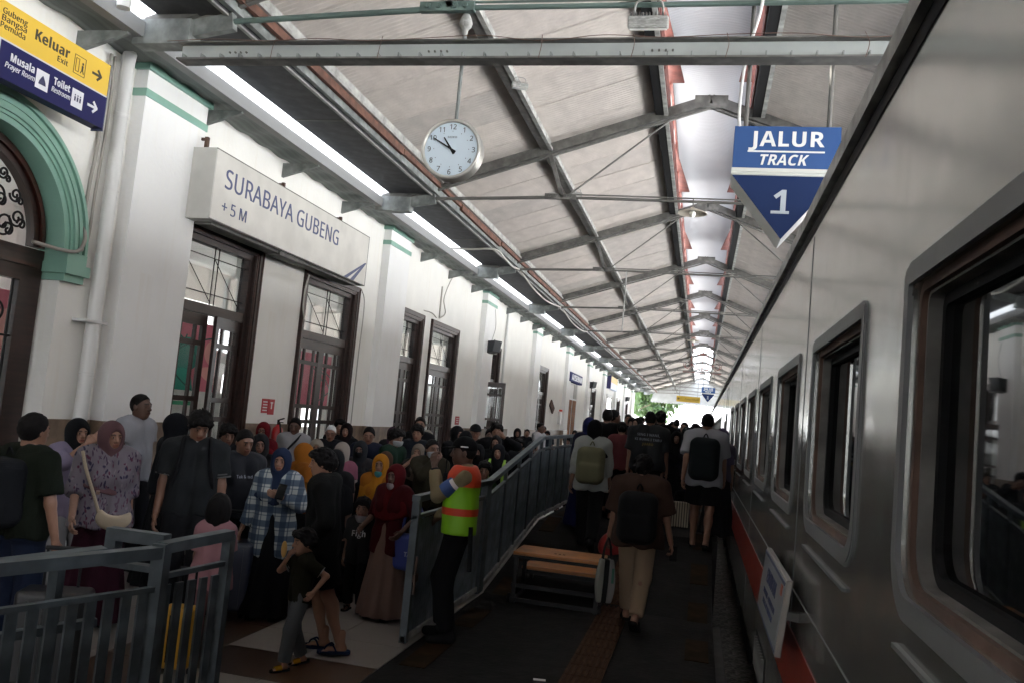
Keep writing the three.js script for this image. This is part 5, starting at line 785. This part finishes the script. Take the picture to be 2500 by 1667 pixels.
P.greypolo = person('young man in charcoal polo with white striped collar looking down', -4.00, -6.3, 1.71, .55, { hair: 'mop', shirt: [.030, .033, .036], collar: [.5, .48, .46], cuff: [.2, .2, .2], trousers: dk2, skin: 'm', pitch: .42, yaw: .25, build: 1.05, sleeve: .75, ...stand });
P.navy = person('woman in navy tee with tied back hair, looking right, behind the plaid shirt', -3.98, -7.0, 1.56, .95, { fem: 1, hair: 'tied', shirt: navyT, sleeve: .7, trousers: dk, skin: 'm', build: 1.15, belly: 1, pitch: .22, ...stand });
P.pink = person('little girl with dark bobbed hair and pink tee seen from behind', -3.38, -5.7, 1.10, PI + .35, { kid: 1, fem: 1, hair: 'bob', shirt: [.60, .30, .33], sleeve: .8, loose: .03, flare: .2, hem: .72, trousers: [.55, .28, .30], skin: 'm', ...stand });
P.redhij = person('woman in red headscarf and glasses standing by the extinguisher', -5.6, -10.3, 1.51, .25, { fem: 1, hijab: [.22, .012, .02], hlen: .34, shirt: [.18, .012, .02], skirt: dk, glasses: 1, skin: 'm' });
P.olive = person('woman in olive green headscarf half hidden behind the navy tee', -4.78, -8.8, 1.35, .35, { fem: 1, hijab: [.045, .055, .035], hlen: .3, shirt: [.03, .03, .03], skirt: dk, skin: 'm' });
P.plaid = person('woman in navy headscarf and blue and white plaid shirt holding a phone to her chin', -3.52, -6.85, 1.43, .28, { fem: 1, hijab: [.022, .036, .085], hlen: .3, shirt: plaid, sleeve: 1.85, loose: .034, flare: .16, hem: .62, skirt: dk, skin: 'l', lh: [.07, 1.24, .24], le: [.8, -.6, -.2], lt: [0, 1, .2], lc: .9, rh: [-.33, .84, .0], shoeC: dk });
P.whitetee = person('man in white tee with a black bag strap across the chest by the second door', -5.5, -11, 1.6, .2, { hair: 'short', shirt: [.56, .54, .55], trousers: dk, skin: 'd', pitch: .2, ...stand, extra: (g, J, hc, sh) => mesh('bag_strap', tube([V(.11, 1.45, .04), V(.06, 1.36, .125), V(-.06, 1.2, .14), V(-.17, 1.0, .1)], .018, 20, 6), M.black, sh) });
P.orangeback = person('woman in orange headscarf seen from behind, left of the boy in the black hoodie', -4.02, -8.3, 1.41, 2.5, { fem: 1, hijab: [.48, .165, .02], hlen: .42, shirt: [.42, .14, .02], skirt: dk, skin: 'm' });
P.cream = person('woman in cream headscarf behind the orange one, only the top of her head showing', -4.45, -9.5, 1.40, .4, { fem: 1, hijab: [.50, .42, .34], hlen: .3, shirt: dk2, skirt: dk });
P.hoodie = person('young man in black hoodie, black shorts and blue flip flops facing left', -2.74, -6.15, 1.52, -1.25, { hair: 'mop', shirt: [.017, .017, .017], sleeve: 1.9, loose: .034, hood: 1, hem: .80, trousers: [.012, .012, .014], shorts: 1, wide: .03, skin: 'l', shoeC: [.02, .035, .10], lf: [.09, .085, -.24], rf: [-.1, .085, -.08], lean: .05, lh: [.2, .92, .12], rh: [-.2, .92, .14], pitch: .05 });
P.whitehair = person('elderly man with white hair in front of the second door', -5.05, -11.2, 1.54, .3, { hair: 'crop', grey: 1, shirt: dk2, trousers: dk, skin: 'm', pitch: .25 });
P.blkhij2 = person('girl in black headscarf looking at the camera beside the second pilaster', -5.25, -12.2, 1.55, .2, { fem: 1, hijab: [.02, .012, .014], hlen: .3, shirt: dk, skirt: dk, skin: 'l' });
P.whitehij = person('woman in white headscarf and white face mask behind the black hoodie', -3.9, -9.0, 1.42, .1, { fem: 1, hijab: [.46, .39, .34], hlen: .32, shirt: [.35, .12, .18], skirt: dk, mask: [.48, .46, .45], pitch: .3, skin: 'm' });
P.greyhij = person('woman in dark grey headscarf with a black face mask', -3.93, -9.6, 1.43, .2, { fem: 1, hijab: [.032, .034, .04], hlen: .34, shirt: [.05, .045, .05], skirt: dk, mask: dk, glasses: 1, skin: 'm' });
P.orange = person('woman in bright orange headscarf with a teal mask under her chin', -3.16, -8.3, 1.38, .15, { fem: 1, hijab: [.60, .24, .02], hlen: .5, shirt: [.5, .18, .02], sleeve: 1.6, skirt: [.05, .02, .02], mask: [.08, .3, .3], chin: 1, skin: 'm' });
P.red = person('woman in maroon headscarf and long dusty pink skirt beside the fence end', -2.66, -7.4, 1.36, -.25, { fem: 1, hijab: [.15, .010, .014], hlen: .36, shirt: [.085, .008, .012], sleeve: 1.25, loose: .03, hem: .72, flare: .2, skirt: [.30, .185, .15], skirtW: .02, mask: [.48, .40, .42], chin: 1, skin: 'd', rh: [-.24, 1.0, .2], lh: [.27, 1.0, .18], le: [.7, -.3, -.5] });
P.figh = person('boy in black tee printed Figh with a mask pulled under his chin', -2.98, -7.5, .99, .12, { kid: 1, hair: 'mop', shirt: fighT, sleeve: .9, loose: .03, hem: .74, trousers: dk, mask: [.45, .40, .42], chin: 1, skin: 'm', ...stand });
P.greenjkt = person('man in dark green jacket and white mask turned to the right', -3.84, -10.5, 1.6, 1.25, { hair: 'mop', shirt: [.018, .045, .028], sleeve: 1.9, trousers: dk, mask: [.6, .62, .63], skin: 'm', pitch: .2 });
P.facing = person('young man in dark jacket facing the camera in front of the third door', -3.98, -11.8, 1.65, .12, { hair: 'mop', shirt: [.02, .025, .035], sleeve: 1.9, trousers: dk, skin: 'l', pitch: .1 });
P.behind = person('tall man whose dark hair shows behind the young man by the third door', -4.36, -13, 1.75, .3, { hair: 'short', shirt: dk, trousers: dk });
P.wcap = person('person in a cream head covering, small, in front of the fourth door', -4.38, -13.5, 1.53, .1, { fem: 1, hijab: [.5, .45, .38], hlen: .2, shirt: dk2, skirt: dk, skin: 'm' });
P.beige = person('woman in beige headscarf with a hand at her mouth', -3.54, -10.6, 1.42, .1, { fem: 1, hijab: [.30, .24, .19], hlen: .3, shirt: [.06, .05, .045], skirt: dk, skin: 'l', rh: [-.05, 1.46, .2], re: [-.7, -.7, .1], rt: [0, 1, 0] });
P.brown = person('man in brown striped jacket and white mask just behind the guard', -2.98, -9.4, 1.55, .75, { hair: 'short', shirt: [.05, .042, .026], sleeve: 1.9, loose: .03, trousers: dk, mask: [.62, .66, .68], skin: 'm', rh: [-.06, 1.44, .24], re: [-.6, -.8, .2], rt: [0, 1, 0] });
P.guard = person('guard in black cap and lime and orange safety vest standing at the fence end', -1.92, -7.0, 1.68, -1.30, { hair: 'crop', cap: [.012, .012, .013], capband: 1, shirt: [.40, .32, .19], sleeve: 1.9, loose: .014, hem: .97, vest: vestT, trousers: [.012, .012, .014], shoe: 'shoe', skin: 'd', build: 1.05, lh: [.07, 1.44, .25], le: [.22, -1, -.25], lt: [0, 1, 0], lc: .9, rh: [-.24, .95, .22], lf: [.1, .085, .02], rf: [-.12, .085, .06],
  extra: (g, J, hc, sh) => { const A = J.ls, B = J.lel, c = A.clone().lerp(B, .40), n = B.clone().sub(A).normalize(); const q = new THREE.Quaternion().setFromUnitVectors(V(0, 1, 0), n);
    const b = mesh('sleeve_badge_panel', new THREE.CylinderGeometry(.070, .063, .20, 20, 1, true).applyQuaternion(q).translate(c.x, c.y, c.z), std([.02, .05, .16], .7, { side: THREE.DoubleSide }), sh);
    const d = A.clone().lerp(B, .34); mesh('badge', new THREE.CylinderGeometry(.0705, .0695, .035, 20, 1, true, .3, 1.6).applyQuaternion(q).translate(d.x, d.y, d.z), std([.55, .5, .5], .6, { side: THREE.DoubleSide }), b);
    const w = J.lw.clone().lerp(J.lel, .12), wn = J.lw.clone().sub(J.lel).normalize(); mesh('watch', new THREE.CylinderGeometry(.036, .036, .03, 16).applyQuaternion(new THREE.Quaternion().setFromUnitVectors(V(0, 1, 0), wn)).translate(w.x, w.y, w.z), M.black, g);
    mesh('belt', new THREE.TorusGeometry(.165, .018, 6, 32).rotateX(PI / 2).scale(1, 1.2, .78).translate(0, .93, 0), M.black, g); mesh('baton_holder', rod(V(.2, .98, -.1), V(.21, .62, -.12), .02), M.black, g); } });
P.boy = person('toddler in dark olive tee and grey trousers walking with a snack at his mouth', -2.68, -5.72, .93, -.75, { kid: 1, hair: 'mop', shirt: [.030, .028, .016], sleeve: .7, loose: .02, hem: .84, cuff: [.6, .6, .58], collar: [.4, .4, .38], trousers: [.17, .185, .20], wide: .03, shoe: 'slide', shoeC: [.62, .32, .02], skin: 'l', rh: [-.04, 1.40, .2], re: [-.6, -.8, .2], rt: [0, 1, 0], rc: .9, lh: [.3, 1.02, -.06], lf: [.1, .085, .16], rf: [-.1, .1, -.16], rfp: .2 });
P.x1 = person('woman in charcoal headscarf squeezed between the navy tee and the orange headscarf', -4.42, -8.1, 1.47, .5, { fem: 1, hijab: [.03, .03, .034], hlen: .35, shirt: dk, skirt: dk, skin: 'm' });
P.x2 = person('man in black jacket behind the white tee and the white haired man', -5.45, -12.4, 1.60, .4, { hair: 'mop', shirt: dk, sleeve: 1.9, trousers: dk, skin: 'm' });
P.x3 = person('girl in brown headscarf between the white headscarf and the orange one', -3.45, -9.2, 1.36, .1, { fem: 1, hijab: [.10, .05, .03], hlen: .35, shirt: [.06, .04, .03], skirt: dk, skin: 'm' });
P.x4 = person('woman in black headscarf between the beige headscarf and the masked man in brown', -3.2, -10.3, 1.36, -.1, { fem: 1, hijab: dk, hlen: .4, shirt: dk, skirt: dk, skin: 'm' });
P.x5 = person('man in navy jacket left of the green jacket, his hair just showing', -4.32, -10.8, 1.58, .3, { hair: 'short', shirt: [.02, .025, .05], sleeve: 1.9, trousers: dk, skin: 'm', pitch: .2 });
P.x6 = person('woman in plum headscarf by the wall between the second and third doors', -4.95, -13.4, 1.53, .2, { fem: 1, hijab: [.08, .03, .06], hlen: .3, shirt: dk, skirt: dk, skin: 'm' });
P.x7 = person('man in dark tee standing between the charcoal polo and the navy tee', -4.75, -8.0, 1.55, .8, { hair: 'mop', shirt: dk2, trousers: dk, skin: 'm', pitch: .2 });
P.x8 = person('woman in black veil filling the gap behind the black hoodie', -3.35, -7.6, 1.42, .3, { fem: 1, hijab: dk, hlen: .5, shirt: dk, skirt: dk, skin: 'm' });
P.x9 = person('girl in dark blue headscarf left of the girl with lime straps', -3.3, -10.4, 1.45, .2, { fem: 1, hijab: [.03, .04, .08], hlen: .3, shirt: dk2, skirt: dk, skin: 'm' });
// behind the fence
P.q1 = person('boy in black cap behind the sloping fence rail', -3.44, -13, 1.71, .2, { cap: dk, hair: 'crop', shirt: dk2, trousers: dk, skin: 'm' });
P.q2 = person('woman in black veil just right of the guard cap', -3.62, -12.6, 1.66, .9, { fem: 1, hijab: dk, hlen: .5, shirt: dk, skirt: dk });
P.q3 = person('woman in black headscarf facing left behind the guard', -3.2, -11.6, 1.62, .5, { fem: 1, hijab: dk, hlen: .4, shirt: dk, skirt: dk, skin: 'm' });
P.q4 = person('man with dark face behind the boy in the cap', -3.42, -13.9, 1.66, .4, { hair: 'short', shirt: [.02, .025, .04], trousers: dk, skin: 'd' });
P.q5 = person('man with a hand raised to his face, tallest behind the sloping rail', -3.1, -13, 1.77, .3, { hair: 'mop', shirt: dk, trousers: dk, skin: 'm', sleeve: 1.9, lh: [.1, 1.5, .2], le: [.8, -.5, 0], lt: [0, 1, 0] });
P.q6 = person('girl with long dark hair behind the sloping rail, under the raised hand', -2.95, -12.4, 1.59, .1, { fem: 1, hair: 'long', shirt: dk, trousers: dk, skin: 'm' });
P.q7 = person('woman in black headscarf and black mask carrying a small boy', -2.9, -11.2, 1.47, .05, { fem: 1, hijab: dk, hlen: .35, shirt: dk, skirt: dk, mask: dk, skin: 'm' });
P.q8 = person('girl in black headscarf and dark jacket with lime straps leaning on the rail', -2.62, -11.2, 1.5, .1, { fem: 1, hijab: dk2, hlen: .16, shirt: dk2, sleeve: 1.9, trousers: dk, skin: 'l', tilt: .2, extra: (g, J, hc, sh) => { for (const s of [-1, 1]) mesh('vest_strap', tube([V(s * .11, 1.46, .0), V(s * .12, 1.36, .13), V(s * .12, 1.1, .15)], .03, 12, 6).scale(1, 1, 1), std([.30, .52, .06], .7), sh); } });
P.q9 = person('small boy peeping just above the fence panel', -2.66, -10.7, 1.25, .1, { kid: 1, hair: 'mop', shirt: [.05, .1, .03], trousers: dk, skin: 'm' });
P.q10 = person('boy far behind the fence, left of the white tee by the wall', -3.07, -14.6, 1.52, .5, { hair: 'mop', shirt: dk2, trousers: dk, skin: 'm' });
P.q11 = person('boy with dark fringe next to the first one far behind the fence', -2.95, -15.2, 1.47, .2, { hair: 'mop', shirt: [.08, .08, .1], trousers: dk, skin: 'm' });
P.q12 = person('man in white tee walking right along the wall past the sixth door', -3.9, -21, 1.80, 1.2, { hair: 'crop', shirt: [.62, .60, .60], sleeve: .6, trousers: dk, skin: 'd', ...walk });
P.q13 = person('woman in pale pink headscarf far behind the level rail', -3.6, -26, 1.58, .3, { fem: 1, hijab: [.45, .28, .26], shirt: [.3, .2, .2], skirt: dk });
P.q14 = person('man crouching over camera gear at the end of the level rail', -2.75, -19.5, 1.6, .6, { hair: 'short', shirt: [.2, .12, .1], trousers: dk, skin: 'm' });
// on the ramp and the raised platform, walking away
P.khaki = person('woman in black headscarf and white shirt walking away with a khaki backpack', -1.33, -11.0, 1.64, PI + .05, { fem: 1, hijab: dk, hlen: .28, shirt: [.50, .52, .50], sleeve: 1.6, loose: .035, flare: .15, hem: .78, trousers: [.016, .016, .017], skin: 'm', ...walk, lod: 0, shoe: 'shoe', shoeC: dk });
P.bluehij = person('woman in cobalt blue headscarf and blue dress half hidden behind the khaki backpack', -1.52, -11.9, 1.53, PI + .1, { fem: 1, hijab: [.02, .025, .12], hlen: .4, shirt: [.02, .022, .05], skirt: [.012, .014, .075], sleeve: 1.8 });
P.tall1 = person('tall man in black shirt, left of the two dark heads above the crowd', -1.46, -13.6, 1.68, PI, { hair: 'short', shirt: dk, sleeve: 1.5, trousers: dk, skin: 'm', build: 1.1, ...walk });
P.tall2 = person('tall man turning his face right, beside the other dark head above the crowd', -1.43, -14.3, 1.69, PI - 1.0, { hair: 'short', shirt: dk, trousers: dk, skin: 'm', ...walk });
P.print = person('broad man in black tee with three lines of print across the back', -.71, -12.3, 1.68, PI, { hair: 'crop', shirt: backT, sleeve: .9, loose: .03, trousers: dk, skin: 'm', build: 1.22, belly: 1, lod: 0, ...stand });
P.brownman = person('young man in loose brown tee and beige trousers walking away with a black backpack', -.52, -8.4, 1.64, PI, { hair: 'mop', shirt: [.085, .048, .036], sleeve: .95, loose: .05, flare: .1, hem: .80, trousers: [.44, .31, .21], wide: .02, skin: 'm', shoeC: dk, lf: [.07, .085, .26], rf: [-.05, .14, -.22], rfp: .55, lh: [.29, .82, .02], lc: 1, rh: [-.33, .86, .03], rc: .8, build: 1.05, pitch: .1 });
P.white = person('man in white tee and black shorts with a black backpack beside the train', .08, -11.65, 1.78, PI - .05, { hair: 'crop', shirt: [.52, .52, .56], sleeve: .85, loose: .03, hem: .78, trousers: dk, shorts: 1, wide: .035, skin: 'm', shoeC: dk, lod: 0, build: 1.08, ...walk, lf: [.09, .085, .12], rf: [-.09, .11, -.16], rfp: .3 });
P.purple = person('woman in purple grey headscarf squeezed between the white tee and the train', .30, -12.6, 1.52, PI + .3, { fem: 1, hijab: [.16, .13, .22], hlen: .35, shirt: [.14, .12, .17], skirt: dk2 });
P.rose = person('person in rose red shirt between the khaki backpack and the printed tee', -1.18, -13.2, 1.5, PI + .1, { fem: 1, hair: 'tied', shirt: [.22, .06, .065], trousers: dk, skin: 'm' });
P.look = person('girl with long dark hair looking back toward the camera in the crowd', -1.05, -14.6, 1.6, -.5, { fem: 1, hair: 'long', shirt: [.05, .03, .03], trousers: dk, skin: 'l' });
P.tall3 = person('tall man with dark hair just behind the printed tee', -.72, -15.6, 1.76, PI, { hair: 'mop', shirt: dk, trousers: dk, skin: 'm' });
P.r12 = person('woman in black headscarf facing the camera right of the printed tee', -.36, -13.4, 1.42, .1, { fem: 1, hijab: dk, hlen: .3, shirt: [.03, .03, .045], skirt: dk, skin: 'm' });
P.r13 = person('woman in teal shirt left of the white tee', -.22, -14.2, 1.5, PI, { fem: 1, hijab: [.02, .025, .03], hlen: .2, shirt: [.06, .15, .15], sleeve: 1.8, skirt: [.02, .025, .1] });
P.r14 = person('man looking back over the crowd left of the bright exit', -.92, -19, 1.72, -.3, { hair: 'mop', shirt: dk2, trousers: dk, skin: 'm' });
P.r15 = person('man with short hair standing taller than the crowd at the bright exit', -.62, -22.5, 1.74, PI, { hair: 'crop', shirt: dk2, trousers: dk, skin: 'm' });
{ // far crowd: three figures, repeated
  const base = [], cols = [dk, dk2, [.03, .04, .06], [.06, .03, .03], [.10, .10, .11]];
  const L = 'person among the distant dark crowd near the bright exit', G = 'people in the distant crowd';
  const protos = [person(L, -.9, -17.4, 1.62, PI, { hair: 'short', shirt: dk2, trousers: dk, group: G }), person(L, -1.6, -16.6, 1.55, PI, { fem: 1, hijab: dk, shirt: dk, skirt: dk, group: G }), person(L, -.1, -16.4, 1.6, .1, { hair: 'mop', shirt: [.03, .04, .06], trousers: dk, skin: 'm', group: G })];
  const spots = []; for (let i = 0; i < 46; i++) spots.push([-1.75 + 1.95 * hash(i, 5, 1), -16.8 - i * .75 - hash(i, 6, 2) * .5]);
  for (let i = 0; i < 18; i++) spots.push([-2.6 - 2.6 * hash(i, 7, 3), -16.5 - i * 1.5, 1]);
  spots.forEach(([x, z], i) => { const p = protos[i % 3], c = p.clone(); c.name = numbered('person'); c.position.set(x, floorAt(x, z), z); c.rotation.y = p.rotation.y + (hash(i, 8) - .5) * .7; c.scale.multiplyScalar(.94 + .12 * hash(i, 9)); scene.add(c); });
}
// ---------------------------------------------------------------- what they carry
backpack('black backpack on the man in the dark green tee', P.green, [.012, .013, .016], { s: 1.08 });
backpack('khaki green backpack on the woman in the white shirt', P.khaki, [.15, .145, .085], { s: 1.12, dy: -.05, dz: -.04 });
backpack('black backpack with a small white badge on the man in the brown tee', P.brownman, [.011, .011, .012], { s: 1.16, dy: -.06, dz: -.05, badge: [.4, .38, .38] });
backpack('black backpack on the man in the white tee beside the train', P.white, [.012, .016, .018], { s: 1.12, tall: 1.1, dy: -.04, dz: -.04 });
backpack('dark backpack on the young man in the charcoal polo', P.greypolo, [.012, .012, .014], { s: .9 });
{ // cream crescent shoulder bag
  const t = thing('shoulder_bag', 'cream crescent shoulder bag of the woman in the mauve headscarf', 'bag', [-4.18, .88, -5.62], .7); t.scale.setScalar(.62); const m = std([.34, .27, .19], .7, { bumpMap: weave, bumpScale: .002 });
  mesh('bag_body', surfNet([-.24, -.2, -.12], [.24, .16, .12], .01, (x, y, z) => smax(ell(x, y, z, [0, 0, 0], [.2, .15, .075]), -ell(x, y, z, [.02, .15, 0], [.16, .13, .3]), .03)), m, t); mesh('strap', tube([V(-.17, .06, 0), V(-.26, .3, -.02), V(-.36, .55, -.08), V(-.42, .75, -.2)], .022, 24, 6), m, t); mesh('buckle', box(-.225, -.185, .27, .31, -.05, .01), M.rust, t);
}
{ const w = worldOf(P.brownman, P.brownman.J.lw); const t = thing('tote_bag', 'striped black and white tote bag in the hand of the man in the brown tee', 'bag', [w.x, w.y - .63, w.z + .05], .35); t.scale.set(.62, 1, .8);
  const bag = (n, x0, x1, m) => mesh(n, surfNet([-.2, -.02, -.08], [.2, .46, .08], .009, (x, y, z) => { const hw = .12 + .03 * Math.sin(y * 9), q = smax(smax(Math.abs(x) - hw, Math.abs(z) - (.012 + .05 * Math.sin(Math.min(1, y / .3) * 1.6)), .02), Math.abs(y - .21) - .21, .02); return smax(q, smax(x0 - x, x - x1, .002), .003); }), m, t);
  bag('white_panel', -.2, -.045, std([.15, .15, .13], .7)); bag('black_panel', -.0445, .035, M.black); bag('print_panel', .0355, .2, std([.15, .145, .14], .7)); mesh('green_mark', box(.075, .115, .2, .34, .055, .062), std([.02, .10, .07], .6), t); for (const z of [-.03, .03]) mesh('handle', tube([V(-.07, .41, z), V(-.04, .55, z * .6), V(0, .62, 0), V(.04, .55, z * .6), V(.07, .41, z)], .012, 20, 5), M.black, t); }
{ const t = thing('handbag', 'bright blue bag hanging from the arm of the woman in the pink skirt', 'bag', [-2.42, .62, -7.3], -.2); const m = std([.018, .03, .16], .6); mesh('bag_body', rbox(.34, .32, .12, .05, 0, 0, 0, 4), m, t); mesh('handle', tube([V(-.1, .15, 0), V(-.08, .34, -.02), V(0, .42, -.04), V(.08, .34, -.02), V(.1, .15, 0)], .014, 20, 6), m, t); mesh('print', text('TAS', .04, .003, fontB).translate(.02, -.03, .06), std([.3, .32, .4], .6), t); }
{ const t = thing('plastic_bag', 'red plastic bag beside the legs of the woman with the khaki backpack', 'bag', [-1.02, .36, -11.0], .3); mesh('bag_body', surfNet([-.2, -.22, -.16], [.2, .26, .16], .012, (x, y, z) => ell(x, y, z, [0, 0, 0], [.14, .2 - .0 * y, .11]) + .03 * (vnoise(x * 14, y * 8, z * 14) - .5)), std([.26, .02, .02], .35), t); mesh('handle', tube([V(-.04, .16, 0), V(0, .36, 0), V(.04, .16, 0)], .012), std([.26, .02, .02], .35), t); }
{ const t = thing('shopping_bag', 'pale patterned shopping bag hanging in front of the white tee man', 'bag', [-.22, .78, -12.0], .1); mesh('bag_body', rbox(.28, .34, .12, .02), std([.40, .38, .34], .7, { map: canvas(64, 64, x => { x.fillStyle = '#cfc8b8'; x.fillRect(0, 0, 64, 64); x.fillStyle = '#55504a'; for (let i = 0; i < 8; i++) x.fillRect(i * 8, 0, 3, 64); }) }), t); mesh('handle', tube([V(-.08, .16, 0), V(-.05, .3, 0), V(.05, .3, 0), V(.08, .16, 0)], .01), M.black, t); }
{ const p = P.plaid, w = worldOf(p, V(.09, 1.30, .30)); const t = thing('phone', 'dark phone held up by the woman in the plaid shirt', 'phone', [w.x, w.y, w.z], p.rotation.y); mesh('phone_body', rbox(.07, .14, .01, .004), M.black, t); mesh('screen', box(-.032, .032, -.062, .062, .005, .006), coachGlass, t); t.rotation.x = -.5; }
{ const w = worldOf(P.boy, V(-.05, 1.5, .26)); const t = thing('snack', 'tan snack packet held to the mouth of the toddler', 'snack', [w.x, w.y, w.z], -.6); mesh('packet', surfNet([-.06, -.08, -.03], [.06, .08, .03], .005, (x, y, z) => ell(x, y, z, [0, 0, 0], [.035, .06, .014])), std([.35, .2, .05], .5), t); }
{ const w = worldOf(P.brownman, V(-.36, .76, .05)); const t = thing('phone', 'black phone in the right hand of the man in the brown tee', 'phone', [w.x, w.y, w.z], .4); mesh('phone_body', rbox(.07, .14, .012, .004), M.black, t); mesh('screen', box(-.03, .03, -.06, .06, -.008, -.006), std([.2, .2, .22], .2), t); }
{ const p = P.guard, w = worldOf(p, V(.09, 1.33, .15)); const t = thing('radio', 'black walkie talkie clipped to the chest of the guard', 'radio', [w.x, w.y, w.z], p.rotation.y); t.rotation.z = .25; mesh('radio_body', rbox(.06, .13, .035, .008), M.black, t); mesh('antenna', rod(V(.02, .06, 0), V(.02, .17, 0), .007), M.black, t); }
function suitcase(label, x, z, w, h, d, m, ry, o = {}) { const t = thing('suitcase', label, 'suitcase', [x, 0, z], ry); mesh('shell', rbox(w, h, d, .035, 0, h / 2 + .05, 0, 3), m, t); mesh('rib', [-.3, -.1, .1, .3].map(k => box(k * w - .008, k * w + .008, .1, h, d / 2, d / 2 + .006)), o.rib ?? m, t); mesh('handle', [rod(V(-w * .25, h, -d * .3), V(-w * .25, h + .28, -d * .3), .009), rod(V(w * .25, h, -d * .3), V(w * .25, h + .28, -d * .3), .009), rod(V(-w * .28, h + .28, -d * .3), V(w * .28, h + .28, -d * .3), .014)], M.blackMetal, t); for (const a of [-1, 1]) for (const b of [-1, 1]) mesh('wheel', new THREE.CylinderGeometry(.027, .027, .022, 12).rotateZ(PI / 2).translate(a * w * .38, .027, b * d * .32), M.black, t); return t; }
suitcase('dark navy suitcase standing left of the woman in the plaid shirt', -3.82, -6.75, .4, .58, .24, std([.010, .014, .03], .35), .2);
suitcase('black suitcase behind the railing in the left corner', -3.75, -4.6, .4, .55, .24, std([.012, .012, .013], .4), .4);
suitcase('yellow suitcase with black bands behind the near railing post', -3.27, -5.2, .22, .40, .16, std([.50, .26, .015], .4), .1, { rib: M.black });
suitcase('black suitcase beside the boy in the printed tee', -2.74, -8.0, .38, .6, .24, std([.014, .014, .015], .4), .3);
renderer.render(scene, camera);
